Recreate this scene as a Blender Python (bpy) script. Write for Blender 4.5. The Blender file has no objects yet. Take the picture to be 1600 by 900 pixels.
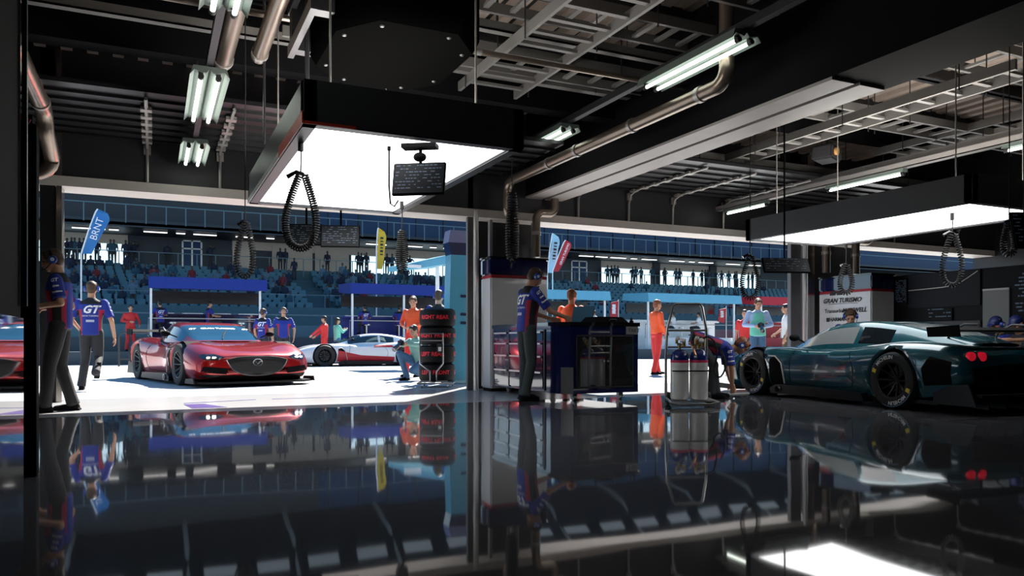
import bpy, bmesh, math, random
from math import sin, cos, pi, atan2, radians as R
from mathutils import Vector as V, Matrix, Euler
from mathutils.bvhtree import BVHTree
random.seed(7)
SC = bpy.context.scene
COL = SC.collection
# ------------------------------------------------------------------ camera, sky, sun, exposure
F = 1191.0; CH = 0.78; YAW = math.atan2(559.0, 1191.0)
cam_d = bpy.data.cameras.new('camera'); cam = bpy.data.objects.new('camera', cam_d); COL.objects.link(cam)
cam.location = (0, 0, CH); cam.rotation_euler = (R(90), 0, -YAW)
cam_d.sensor_width = 36; cam_d.lens = 36*F/1600; cam_d.shift_y = 85/1600
cam_d.clip_end = 400; SC.camera = cam
world = bpy.data.worlds.new('sky'); SC.world = world; world.use_nodes = True
wn = world.node_tree; bg = wn.nodes['Background']
tcw = wn.nodes.new('ShaderNodeTexCoord'); sepw = wn.nodes.new('ShaderNodeSeparateXYZ'); rampw = wn.nodes.new('ShaderNodeValToRGB')
wn.links.new(tcw.outputs['Generated'], sepw.inputs[0]); wn.links.new(sepw.outputs['Z'], rampw.inputs[0])
rampw.color_ramp.elements[0].color = (.66, .88, 1, 1); rampw.color_ramp.elements[0].position = 0.06
rampw.color_ramp.elements[1].color = (.05, .19, .42, 1); rampw.color_ramp.elements[1].position = .40
wn.links.new(rampw.outputs[0], bg.inputs['Color']); bg.inputs['Strength'].default_value = 1.7
sun_d = bpy.data.lights.new('sun', 'SUN'); sun = bpy.data.objects.new('sun', sun_d); COL.objects.link(sun)
sun_d.energy = 17; sun_d.angle = R(.6); sun_d.color = (1, .95, .87)
sun.rotation_euler = V((-.62, -.83, -1)).to_track_quat('-Z', 'Y').to_euler(); sun.location = (20, 30, 30)
vs = SC.view_settings; vs.view_transform = 'Standard'; vs.look = 'None'; vs.gamma = 1; vs.exposure = 0; vs.use_curve_mapping = False
LB_POWER = 4.5     # car inspection light panels
TUBE_POWER = 6.0   # fluorescent tubes

# ------------------------------------------------------------------ coordinates
def tt(px): return (px-800)/F
def W(px, Z, z=0.0):
    t = tt(px); return V((Z*(.4248+.9053*t), Z*(.9053-.4248*t), z))
def XY(px, Y): 
    t = tt(px); Z = Y/(.9053-.4248*t); return Z*(.4248+.9053*t)
def ZY(px, Y): return Y/(.9053-.4248*tt(px))
def hz(py, Z): return CH+(535-py)*Z/F

# ------------------------------------------------------------------ materials
MATS = {}
def mat(name, col, rough=.5, metal=0., emit=0., coat=0., ior=1.5, var=.10, scale=4., bump=0., trans=0., ecol=None, rvar=0.):
    if name in MATS: return MATS[name]
    m = bpy.data.materials.new(name); m.use_nodes = True; nt = m.node_tree; b = nt.nodes['Principled BSDF']
    tc = nt.nodes.new('ShaderNodeTexCoord'); no = nt.nodes.new('ShaderNodeTexNoise'); no.inputs['Scale'].default_value = scale
    no.inputs['Detail'].default_value = 4
    nt.links.new(tc.outputs['Object'], no.inputs['Vector'])
    mx = nt.nodes.new('ShaderNodeMix'); mx.data_type = 'RGBA'
    mx.inputs['A'].default_value = tuple(c*(1-var) for c in col)+(1,); mx.inputs['B'].default_value = tuple(min(1, c*(1+var)) for c in col)+(1,)
    nt.links.new(no.outputs['Fac'], mx.inputs['Factor']); nt.links.new(mx.outputs['Result'], b.inputs['Base Color'])
    b.inputs['Roughness'].default_value = rough; b.inputs['Metallic'].default_value = metal; b.inputs['IOR'].default_value = ior
    if coat: b.inputs['Coat Weight'].default_value = coat; b.inputs['Coat Roughness'].default_value = .03
    if trans: b.inputs['Transmission Weight'].default_value = trans
    if emit:
        b.inputs['Emission Color'].default_value = tuple(ecol or col)+(1,); b.inputs['Emission Strength'].default_value = emit
    if rvar:
        mr = nt.nodes.new('ShaderNodeMapRange'); mr.inputs['To Min'].default_value = rough; mr.inputs['To Max'].default_value = rough+rvar
        nt.links.new(no.outputs['Fac'], mr.inputs['Value']); nt.links.new(mr.outputs['Result'], b.inputs['Roughness'])
    if bump:
        bp = nt.nodes.new('ShaderNodeBump'); bp.inputs['Strength'].default_value = bump; bp.inputs['Distance'].default_value = .01
        nt.links.new(no.outputs['Fac'], bp.inputs['Height']); nt.links.new(bp.outputs['Normal'], b.inputs['Normal'])
    MATS[name] = m; return m
black = mat('black_matte', (.004, .004, .005), .75, ior=1.2)
blackg = mat('black_gloss', (.008, .008, .010), .12, coat=1)
steel = mat('steel', (.55, .55, .55), .28, metal=1)
galv = mat('galvanised', (.42, .40, .38), .45, metal=.7)
darkm = mat('dark_steel', (.05, .05, .055), .4, metal=.6)
white = mat('white_paint', (.8, .8, .8), .4)
grey = mat('grey_paint', (.25, .25, .26), .5)
beige = mat('beige_panel', (.55, .45, .38), .7)
navy = mat('navy_gloss', (.006, .010, .06), .1, coat=1)
bluem = mat('royal_blue', (.010, .025, .22), .5)
cyanm = mat('sky_blue', (.12, .38, .52), .5)
redm = mat('signal_red', (.42, .008, .02), .5)
rubber = mat('rubber', (.012, .012, .012), .7)
skin = mat('skin', (.52, .27, .17), .5, var=.06)
hairb = mat('hair_brown', (.07, .035, .018), .6, scale=60, var=.5)
hairk = mat('hair_black', (.012, .010, .010), .55, scale=60, var=.5)
hairr = mat('hair_auburn', (.22, .07, .03), .55, scale=60, var=.5)
shirt_b = mat('shirt_blue', (.010, .028, .27), .75, scale=20)
shirt_k = mat('shirt_black', (.010, .010, .014), .75, scale=20)
shirt_c = mat('shirt_crimson', (.35, .012, .05), .7, scale=20)
trous = mat('trouser_black', (.022, .022, .026), .8, scale=12, var=.3)
trous_g = mat('trouser_charcoal', (.035, .045, .05), .8, scale=12, var=.3)
jeans = mat('denim', (.06, .14, .26), .8, scale=30, var=.3)
suit_o = mat('suit_orange', (.85, .10, .02), .6, scale=12)
suit_r = mat('suit_red', (.62, .02, .02), .6, scale=12)
shirt_w = mat('shirt_white', (.75, .75, .75), .7)
vest = mat('vest_teal', (.16, .60, .46), .7)
shirt_lb = mat('shirt_light_blue', (.35, .50, .72), .7)
headm = mat('headset_blue', (.02, .07, .35), .3)
letw = mat('lettering_white', (.85, .85, .87), .5, var=0)
letk = mat('lettering_black', (.01, .01, .01), .5, var=0)
letr = mat('lettering_red', (.85, .015, .04), .5, var=0)
lety = mat('lettering_yellow', (.85, .62, .05), .5, var=0)
letb = mat('lettering_blue', (.25, .55, .85), .5, var=0)
glassd = mat('glass_dark', (.008, .012, .016), .03, coat=1)

# ------------------------------------------------------------------ mesh builder
class MB:
    def __init__(s): s.bm = bmesh.new(); s.mi = 0
    def _new(s, vs_, fs): 
        vv = [s.bm.verts.new(v) for v in vs_]; out = []
        for f in fs:
            try:
                g = s.bm.faces.new([vv[i] for i in f]); g.material_index = s.mi; g.smooth = getattr(s, 'sm', False); out.append(g)
            except ValueError: pass
        return vv, out
    def box(s, c, d, rot=None, bev=0):
        x, y, z = d[0]/2, d[1]/2, d[2]/2; c = V(c)
        P = [V(p) for p in ((-x,-y,-z),(x,-y,-z),(x,y,-z),(-x,y,-z),(-x,-y,z),(x,-y,z),(x,y,z),(-x,y,z))]
        if rot is not None: P = [rot @ p for p in P]
        vv, ff = s._new([c+p for p in P], [(0,3,2,1),(4,5,6,7),(0,1,5,4),(1,2,6,5),(2,3,7,6),(3,0,4,7)])
        if bev:
            ed = list({e for f in ff for e in f.edges})
            bmesh.ops.bevel(s.bm, geom=ed, offset=bev, segments=2, affect='EDGES', material=s.mi)
        return s
    def b2(s, p0, p1, bev=0):
        p0 = V(p0); p1 = V(p1); return s.box((p0+p1)/2, [abs(a) for a in (p1-p0)], bev=bev)
    def loft(s, rings, cap=True, closed=True, smooth=True):
        old = getattr(s, 'sm', False); s.sm = smooth; n = len(rings[0]); vs_ = [p for r in rings for p in r]; fs = []
        m = n if closed else n-1
        for i in range(len(rings)-1):
            for j in range(m): k = (j+1) % n; fs.append((i*n+j, i*n+k, (i+1)*n+k, (i+1)*n+j))
        if cap and closed: fs.append(tuple(range(n-1, -1, -1))); fs.append(tuple((len(rings)-1)*n+j for j in range(n)))
        r = s._new(vs_, fs); s.sm = old; return s
    def tube(s, pts, r, n=10, closed=False, cap=True):
        pts = [V(p) for p in pts]; N = len(pts); rr = r if isinstance(r, (list, tuple)) else [r]*N
        rings = []; up = None
        for i, p in enumerate(pts):
            a = pts[(i-1) % N] if (closed or i > 0) else p; b = pts[(i+1) % N] if (closed or i < N-1) else p
            d = (b-a).normalized()
            if up is None: up = d.orthogonal().normalized()
            else:
                up = (up-d*up.dot(d))
                up = up.normalized() if up.length > 1e-6 else d.orthogonal().normalized()
            w = d.cross(up); rings.append([p+(up*cos(2*pi*k/n)+w*sin(2*pi*k/n))*rr[i] for k in range(n)])
        if closed: rings.append(rings[0]); cap = False
        return s.loft(rings, cap)
    def cyl(s, a, b, r, r2=None, n=20): return s.tube([a, b], [r, r if r2 is None else r2], n)
    def bar(s, a, b, w, h=None):
        a = V(a); b = V(b); d = b-a; L = d.length; q = d.to_track_quat('Y', 'Z').to_matrix()
        return s.box((a+b)/2, (w, L, h or w), q)
    def ell(s, c, r, rot=None, nu=14, nv=9):
        c = V(c); vs_ = []; 
        for i in range(nv+1):
            ph = pi*i/nv-pi/2
            for j in range(nu):
                p = V((cos(ph)*cos(2*pi*j/nu)*r[0], cos(ph)*sin(2*pi*j/nu)*r[1], sin(ph)*r[2]))
                vs_.append(c+(rot @ p if rot is not None else p))
        fs = [(i*nu+j, i*nu+(j+1) % nu, (i+1)*nu+(j+1) % nu, (i+1)*nu+j) for i in range(nv) for j in range(nu)]
        old = getattr(s, 'sm', False); s.sm = True; s._new(vs_, fs); s.sm = old; return s
    def prism(s, poly, axis, a, b, off=(0, 0, 0)):
        off = V(off)
        def P(u, v, w): return off+V({'x': (w, u, v), 'y': (u, w, v), 'z': (u, v, w)}[axis])
        n = len(poly); s._new([P(u, v, a) for u, v in poly]+[P(u, v, b) for u, v in poly],
            [tuple(range(n)), tuple(range(2*n-1, n-1, -1))]+[(i, (i+1) % n, n+(i+1) % n, n+i) for i in range(n)]); return s
    def lathe(s, prof, axis='z', n=32, c=(0, 0, 0)):
        c = V(c); rings = []
        for k in range(n):
            a = 2*pi*k/n; r_ = []
            for r, h in prof:
                r_.append(c+V({'z': (r*cos(a), r*sin(a), h), 'x': (h, r*cos(a), r*sin(a)), 'y': (r*cos(a), h, r*sin(a))}[axis]))
            rings.append(r_)
        rings.append(rings[0]); return s.loft(rings, cap=False, closed=False)
    def build(s, name, m, parent=None, fix=True, auto=True):
        if fix:
            bmesh.ops.remove_doubles(s.bm, verts=s.bm.verts, dist=1e-5); bmesh.ops.recalc_face_normals(s.bm, faces=s.bm.faces)
        me = bpy.data.meshes.new(name); s.bm.to_mesh(me); s.bm.free()
        for x in (m if isinstance(m, (list, tuple)) else [m]): me.materials.append(x)
        o = bpy.data.objects.new(name, me); COL.objects.link(o)
        if auto:
            try: me.set_sharp_from_angle(angle=R(40))
            except Exception: pass
        if parent is not None: o.parent = parent
        return o
def tag(o, label=None, cat=None, group=None, kind=None):
    if label: o['label'] = label
    if cat: o['category'] = cat
    if group: o['group'] = group
    if kind: o['kind'] = kind
    return o
def empty(name, loc=(0, 0, 0), rz=0, label=None, cat=None, group=None):
    o = bpy.data.objects.new(name, None); COL.objects.link(o); o.location = loc; o.rotation_euler = (0, 0, rz); o.empty_display_size = .1
    return tag(o, label, cat, group)
def struct(o): o['kind'] = 'structure'; return o
def copy_tree(o, parent=None):
    c = o.copy(); COL.objects.link(c)
    if parent is not None: c.parent = parent
    for ch in list(o.children): copy_tree(ch, c)
    return c
def evalmesh(o):
    dg = bpy.context.evaluated_depsgraph_get(); dg.update()
    return bpy.data.meshes.new_from_object(o.evaluated_get(dg))
def voxel(bm, vox, sm=4):
    """merge overlapping shapes into one continuous surface"""
    me = bpy.data.meshes.new('tmp'); bm.to_mesh(me); bm.free(); o = bpy.data.objects.new('tmp', me); COL.objects.link(o)
    m = o.modifiers.new('r', 'REMESH'); m.mode = 'VOXEL'; m.voxel_size = vox; m.use_smooth_shade = True
    if sm: k = o.modifiers.new('s', 'SMOOTH'); k.iterations = sm; k.factor = .5
    me2 = evalmesh(o); bpy.data.objects.remove(o); bpy.data.meshes.remove(me)
    for p in me2.polygons: p.use_smooth = True
    me2.materials.clear(); return me2
def meshobj(name, me, mats, parent=None):
    me.name = name
    for x in (mats if isinstance(mats, (list, tuple)) else [mats]): me.materials.append(x)
    o = bpy.data.objects.new(name, me); COL.objects.link(o)
    if parent is not None: o.parent = parent
    return o
def text_bm(txt, size, ext=0.0, shear=0.0, cuts=0, spacing=1.0, bold=0.0):
    cu = bpy.data.curves.new('t', 'FONT'); cu.body = txt; cu.size = size; cu.align_x = 'CENTER'; cu.align_y = 'CENTER'; cu.extrude = ext
    cu.shear = shear; cu.resolution_u = 2; cu.space_character = spacing; cu.offset = bold
    o = bpy.data.objects.new('t', cu); COL.objects.link(o); me = evalmesh(o); bpy.data.objects.remove(o)
    bm = bmesh.new(); bm.from_mesh(me); bpy.data.meshes.remove(me); bpy.data.curves.remove(cu)
    if cuts: bmesh.ops.triangulate(bm, faces=bm.faces); bmesh.ops.subdivide_edges(bm, edges=bm.edges, cuts=cuts)
    return bm
def place_text(name, txt, size, org, right, up, m, parent=None, shear=0., ext=.001, bold=0.):
    bm = text_bm(txt, size, ext, shear, bold=bold); r = V(right).normalized(); u = V(up).normalized(); n = r.cross(u); org = V(org)
    for v in bm.verts: v.co = org+r*v.co.x+u*v.co.y+n*(v.co.z+.003)
    me = bpy.data.meshes.new(name); bm.to_mesh(me); bm.free(); return meshobj(name, me, m, parent)
def bvh_of(*meshes):
    vs_ = []; fs = []
    for me in meshes:
        b = len(vs_); vs_ += [v.co.copy() for v in me.vertices]; fs += [tuple(b+i for i in p.vertices) for p in me.polygons]
    return BVHTree.FromPolygons(vs_, fs)
def decal(name, bm, tree, org, right, up, m, parent, off=.004, depth=1.0, thick=0):
    """lay a flat pattern (x right, y up) on a surface by projecting along -normal"""
    r = V(right).normalized(); u = V(up).normalized(); n = r.cross(u).normalized(); org = V(org); last = None
    for v in bm.verts:
        p = org+r*v.co.x+u*v.co.y; h = tree.ray_cast(p+n*depth, -n, depth*2.5)
        if h[0] is not None: last = h[0]; v.co = h[0]+n*off
        else: v.co = p if last is None else p+n*((last-p).dot(n)+off)
    me = bpy.data.meshes.new(name); bm.to_mesh(me); bm.free(); return meshobj(name, me, m, parent)
def grid_poly(poly, cuts=4):
    bm = bmesh.new(); f = bm.faces.new([bm.verts.new((x, y, 0)) for x, y in poly])
    bmesh.ops.triangulate(bm, faces=bm.faces)
    for _ in range(cuts): bmesh.ops.subdivide_edges(bm, edges=[e for e in bm.edges if e.calc_length() > .05], cuts=1); bmesh.ops.triangulate(bm, faces=bm.faces)
    return bm
def arc(c, r, a0, a1, n, plane='xz'):
    c = V(c); out = []
    for i in range(n+1):
        a = R(a0+(a1-a0)*i/n); d = (r*cos(a), r*sin(a)); out.append(c+V({'xz': (d[0], 0, d[1]), 'xy': (d[0], d[1], 0), 'yz': (0, d[0], d[1])}[plane]))
    return out
def spl(pts, k=6):
    """Catmull-Rom through tuples"""
    out = []; n = len(pts)
    for i in range(n-1):
        p0 = pts[max(i-1, 0)]; p1 = pts[i]; p2 = pts[i+1]; p3 = pts[min(i+2, n-1)]
        for j in range(k):
            t = j/k; out.append(tuple(.5*((2*b)+(-a+c)*t+(2*a-5*b+4*c-d)*t*t+(-a+3*b-3*c+d)*t**3) for a, b, c, d in zip(p0, p1, p2, p3)))
    out.append(tuple(pts[-1])); return out

# ================================================================== SETTING
YF = 11.5; LH = 2.82
# floor: polished epoxy
fm = mat('epoxy_floor', (.075, .078, .088), .035, ior=1.75, var=.12, scale=.7)
nt = fm.node_tree; b = nt.nodes['Principled BSDF']
n2 = nt.nodes.new('ShaderNodeTexNoise'); n2.inputs['Scale'].default_value = 1.1; n2.inputs['Detail'].default_value = 1
tc = nt.nodes.new('ShaderNodeTexCoord'); nt.links.new(tc.outputs['Object'], n2.inputs['Vector'])
bp = nt.nodes.new('ShaderNodeBump'); bp.inputs['Strength'].default_value = .10; bp.inputs['Distance'].default_value = .02
nt.links.new(n2.outputs['Fac'], bp.inputs['Height']); nt.links.new(bp.outputs['Normal'], b.inputs['Normal'])
m = MB(); m.b2((-1.7, -6, -.1), (18, 9.2, 0)); struct(m.build('floor', fm))
fm2 = mat('sunpatch_floor', (.40, .405, .42), .22, ior=1.45, var=.1, scale=.9)  # garage floor made paler here, the sun patch put into its colour
m = MB(); m.b2((-4, 9.2, -.1), (40, 12.0, 0)); struct(m.build('floor_sunpatch', fm2))
conc = mat('pit_concrete', (.42, .43, .44), .75, scale=1.2, var=.12, bump=.1)
m = MB(); m.b2((-40, 12.0, -.1), (90, 29.6, 0)); struct(m.build('trim_1', conc))
asph = mat('asphalt', (.05, .06, .07), .8, scale=6)
m = MB(); m.b2((-40, 29.6, -.1), (90, 49.6, -.02)); struct(m.build('trim_2', asph))
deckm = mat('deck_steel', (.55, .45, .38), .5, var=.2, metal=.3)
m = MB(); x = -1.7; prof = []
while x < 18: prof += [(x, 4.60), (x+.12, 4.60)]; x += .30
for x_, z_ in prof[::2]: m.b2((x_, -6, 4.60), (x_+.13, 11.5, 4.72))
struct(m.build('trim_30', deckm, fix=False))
m = MB(); m.b2((-1.7, -6, 4.72), (18, 12, 4.85)); struct(m.build('ceiling', mat('deck_trough_shade', (.012, .012, .012), .7)))  # black plate holds the shade of the deck troughs as colour
m = MB()
for y in (-3.5, -1.5, .5, 2.5, 4.4, 5.7, 7.1, 8.5):
    m.b2((-1.7, y, 4.42), (18, y+.06, 4.62)); m.b2((-1.7, y-.06, 4.42), (18, y+.12, 4.45))
struct(m.build('trim_3', darkm))
wallk = mat('wall_black', (.012, .013, .016), .35)
m = MB(); m.b2((-1.9, -6, 0), (-1.7, 12, 4.85)); struct(m.build('wall_left', wallk))
m = MB(); m.b2((18, -6, 0), (18.2, 12, 4.85)); struct(m.build('wall_right', wallk))
m = MB(); m.b2((-1.9, -6.2, 0), (18.2, -6, 4.85)); struct(m.build('wall_back', wallk))
# lintel over the openings: dark inner face, pale lower edge
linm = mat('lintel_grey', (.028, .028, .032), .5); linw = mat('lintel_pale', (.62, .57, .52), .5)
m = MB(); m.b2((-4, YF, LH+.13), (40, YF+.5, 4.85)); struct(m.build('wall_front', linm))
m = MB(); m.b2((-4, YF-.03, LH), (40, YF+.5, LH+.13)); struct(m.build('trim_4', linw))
# dark bulkhead of bay one
m = MB(); m.b2((-1.7, 8.75, 3.80), (5.95, 9.0, 4.85)); m.b2((6.7, 8.9, 4.1), (18, 9.1, 4.85)); struct(m.build('trim_5', black))
# main beam along the depth, with pale soffit cladding split by a dark slot
bxl = 5.65; bxr = 6.33
m = MB(); m.b2((bxl, -6, 3.23), (bxr+.08, YF, 4.85)); struct(m.build('trim_6', black))
clad = mat('cladding_pale', (.38, .34, .32), .45)
m = MB(); m.b2((bxl-.002, 5.1, 3.20), (bxl+.29, YF, 3.23)); m.b2((bxl+.36, 5.1, 3.20), (bxr+.01, YF, 3.23)); struct(m.build('trim_7', clad))
# second beam over the far bay
m = MB(); m.b2((13.6, -6, 3.42), (14.4, YF, 4.85)); struct(m.build('trim_8', black))
# sectional doors parked under the ceiling, each bay, with curved tracks
def sectional_door(x0, x1, label, brk):
    o = empty('sectional_door', ((x0+x1)/2, YF-1.2, 3.5), 0, label, 'garage door'); ox, oy, oz = o.location
    y = YF-.15; k = 0
    while y > YF-2.3:
        m = MB(); m.b2((x0-ox, y-.30-oy, 0), (x1-ox, y-.015-oy, .05)); m.b2((x0-ox, y-.05-oy, -.03), (x1-ox, y-.02-oy, .0)); m.build('door_panel', mat('door_panel_dark', (.022, .022, .025), .3, metal=.3), o); y -= .31
    for px in brk:
        X = XY(px, YF-.4)-ox; m = MB()
        for i in range(6): m.b2((X-.06, YF-.28-.31*i-oy, -.06), (X+.06, YF-.16-.31*i-oy, -.02))
        m.tube([(X, YF-2.2-oy, -.04), (X, YF-.3-oy, -.04), (X, YF-.12-oy, -.1), (X, YF-.06-oy, -.25), (X, YF-.05-oy, -.55)], .02, 6)
        m.box((X, YF-.07-oy, -.12), (.09, .05, .12)); m.build('hinge_track', galv, o)
    return o
sectional_door(-1.6, 5.1, 'dark sectional garage door parked under the ceiling of the left bay', (230, 347, 470, 620))
sectional_door(6.6, 13.5, 'dark sectional garage door parked under the ceiling of the right bay', (920, 1000, 1070, 1150, 1300, 1420, 1520))

# pillars
stl = mat('brushed_pillar', (.50, .47, .44), .22, metal=.9, scale=30)
def box_struct(name, p0, p1, m_): 
    m = MB(); m.b2(p0, p1, bev=.006); return struct(m.build(name, m_))
xp = XY(731, YF)
box_struct('trim_9', (xp, YF-.0, 0), (XY(740, YF), YF+.08, 4.6), mat('pillar_grey', (.10, .10, .10), .35))
m = MB(); m.cyl((XY(743, YF), YF-.02, 0), (XY(743, YF), YF-.02, LH+.1), .045, n=20); struct(m.build('trim_10', mat('pillar_lit_edge', (.80, .78, .75), .18, metal=.5)))  # post colour brightened to stand for its lit edge
box_struct('trim_11', (XY(751, YF), YF+.35, 0), (XY(846, YF), YF+.6, 4.6), mat('column_dark', (.010, .010, .012), .5))
m = MB()
for px in (770, 800, 812, 838): x = XY(px, YF); m.b2((x, YF+.12, 2.1), (x+.05, YF+.2, 4.5))
struct(m.build('trim_12', grey))
x2 = XY(1236, YF)
box_struct('trim_13', (x2, YF, 0), (XY(1252, YF), YF+.10, 4.6), mat('pillar_grey2', (.12, .12, .13), .4))
m = MB(); m.cyl((XY(1256, YF), YF-.03, 0), (XY(1256, YF), YF-.03, LH+.1), .045); struct(m.build('trim_14', mat('pillar_lit_white', (.85, .85, .85), .15, metal=.4)))  # bright light along the pillar edge put into a white post
box_struct('trim_15', (XY(1261, YF), YF-.02, 0), (XY(1272, YF), YF+.1, 4.6), stl)
box_struct('trim_16', (XY(1280, YF), YF+.3, 0), (XY(1352, YF), YF+.6, 4.6), mat('column_dark'.replace('k', 'k'), (.03, .03, .034), .4))
box_struct('trim_17', (XY(62, YF), YF, 0), (XY(86, YF), YF+.4, 4.6), mat('column_dark', (.03, .03, .034), .4))
box_struct('trim_18', (XY(88, YF), YF-.02, 0), (XY(97, YF), YF+.3, 4.6), stl)
# right partition: glossy black, Y direction
pw = 12.85
m = MB(); m.b2((pw, 2, 0), (pw+.15, YF, 2.05)); struct(m.build('wall_side', mat('partition_black', (.004, .005, .006), .5, ior=1.25)))

# ================================================================== GRANDSTAND (far side of the track)
GX0, GX1 = -14, 120
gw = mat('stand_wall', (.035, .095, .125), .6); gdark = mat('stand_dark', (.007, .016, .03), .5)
railm = mat('rail_teal', (.10, .17, .21), .5, metal=.3)
gblue = mat('facade_blue', (.003, .036, .11), .45, ior=1.35, scale=.6, var=.3)
m = MB(); m.b2((GX0, 49.6, -.1), (GX1, 50, 3.0)); struct(m.build('wall_stand', gw))
m = MB(); NR = 10
for i in range(NR): m.b2((GX0, 50+1.2*i, 0), (GX1, 51.2+1.2*i, 2.5+.345*i))
m.b2((GX0, 62, 0), (GX1, 66, 6.45)); struct(m.build('floor_stand', gw))
# concourse wall with openings
Yc = 63.5; openpx = [(60, 198), (549, 622), (634, 742), (940, 1019), (1028, 1107), (1116, 1187)]
segs = [(XY(a, Yc), XY(b_, Yc)) for a, b_ in openpx]
m = MB(); x = GX0
for a, b_ in segs: m.b2((x, Yc, 6.45), (a, Yc+.3, 8.2)); x = b_
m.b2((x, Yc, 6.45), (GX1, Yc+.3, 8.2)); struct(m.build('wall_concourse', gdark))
m = MB(); m.b2((GX0, Yc-.05, 8.1), (GX1, Yc+.3, 9.2)); struct(m.build('trim_20', beige))
m = MB()
for a, b_ in ((200, 362), (864, 938), (1188, 1260)): m.b2((XY(a, Yc), Yc-.15, 6.45), (XY(b_, Yc), Yc-.02, 9.2))
for a in (622, 1019, 1107): m.b2((XY(a, Yc), Yc-.3, 6.45), (XY(a+10, Yc), Yc-.02, 9.2))
struct(m.build('trim_21', gdark))
m = MB()
for a, b_ in ((363, 395), (425, 488), (492, 545)): m.b2((XY(a, Yc), Yc-.12, 6.6), (XY(b_, Yc), Yc-.06, 8.9))
struct(m.build('trim_22', beige))
for a, b_ in ((284, 316), (891, 916)):
    m = MB(); xa = XY(a, Yc); xb = XY(b_, Yc)
    m.b2((xa, Yc-.22, 6.45), (xa+.12, Yc-.16, 8.6)); m.b2(((xa+xb)/2-.06, Yc-.22, 6.45), ((xa+xb)/2+.06, Yc-.16, 8.6)); m.b2((xb-.12, Yc-.22, 6.45), (xb, Yc-.16, 8.6))
    m.b2((xa, Yc-.22, 7.9), (xb, Yc-.16, 8.0)); m.b2((xa, Yc-.22, 8.5), (xb, Yc-.16, 8.6))
    w_ = m.build('window_1' if a < 500 else 'window_2', white); struct(w_)
    m = MB(); m.b2((xa, Yc-.17, 6.45), (xb, Yc-.14, 8.5)); struct(m.build('window_pane', gblue, w_))
# balcony slab and upper facade
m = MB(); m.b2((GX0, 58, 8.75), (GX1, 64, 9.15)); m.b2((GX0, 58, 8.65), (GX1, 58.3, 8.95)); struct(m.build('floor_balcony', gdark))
m = MB(); m.b2((GX0, 60.5, 9.15), (GX1, 60.9, 12.6)); struct(m.build('wall_facade', gblue))
m = MB(); x = GX0
while x < 70: m.b2((x, 60.4, 9.15), (x+.08, 60.55, 12.6)); x += 2.4
struct(m.build('trim_23', gdark))
m = MB(); m.b2((GX0, 60.38, 9.2), (XY(500, 60), 60.52, 12.6)); struct(m.build('trim_24', gdark))
# roof soffit with ribs
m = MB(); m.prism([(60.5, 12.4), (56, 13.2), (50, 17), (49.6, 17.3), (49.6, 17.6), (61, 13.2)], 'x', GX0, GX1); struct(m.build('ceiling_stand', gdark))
m = MB(); x = GX0+2
while x < GX1: m.tube([(x, 60.3, 12.3), (x, 58.5, 12.6), (x, 56.2, 13.0), (x, 55.2, 13.9), (x, 50, 16.85)], .16, 6); x += 7.0
struct(m.build('trim_25', mat('rib_grey', (.30, .33, .36), .5)))
m = MB(); x = GX0+1
while x < 80: m.box((x, 54, 14.38), (2.1, .9, .04), Matrix.Rotation(R(-32), 3, 'X')); x += 3.4
struct(m.build('trim_29', white))
# balcony railing: posts are parts
rl = empty('balcony_railing', (20, 58, 9.15), 0, 'long thin metal railing with many posts along the grandstand balcony', 'railing')
m = MB(); m.b2((GX0-20, -.02, .98), (GX1-20, .04, 1.05)); m.build('top_rail', railm, rl)
x = GX0+1; n = 0; postme = None
while x < 62:
    if postme is None: m = MB(); m.b2((-.035, -.03, -.25), (.035, .03, 1.0)); po = m.build('post', railm, rl); postme = po.data
    else: po = bpy.data.objects.new('post', postme); COL.objects.link(po); po.parent = rl
    po.location = (x-20, 0, 0); x += 1.25
cl = empty('concourse_railing', (20, 61.7, 6.0), 0, 'thin railing at the top of the seating, spectators standing behind it', 'railing')
m = MB(); m.b2((GX0-20, -.02, 1.35), (GX1-20, .02, 1.4)); m.build('top_rail', railm, cl); x = GX0; postme = None
while x < 62:
    if postme is None: m = MB(); m.b2((-.03, -.03, 0), (.03, .03, 1.36)); po = m.build('post', railm, cl); postme = po.data
    else: po = bpy.data.objects.new('post', postme); COL.objects.link(po); po.parent = cl
    po.location = (x-20, 0, 0); x += 1.3
fl = empty('stand_railing', (20, 49.8, 3.0), 0, 'thin front railing on the low grandstand wall below the seats', 'railing')
m = MB(); m.b2((GX0-20, -.02, .8), (GX1-20, .02, .84)); m.build('top_rail', railm, fl); x = GX0; postme = None
while x < 62:
    if postme is None: m = MB(); m.b2((-.02, -.02, 0), (.02, .02, .8)); po = m.build('post', railm, fl); postme = po.data
    else: po = bpy.data.objects.new('post', postme); COL.objects.link(po); po.parent = fl
    po.location = (x-20, 0, 0); x += 2
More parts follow.
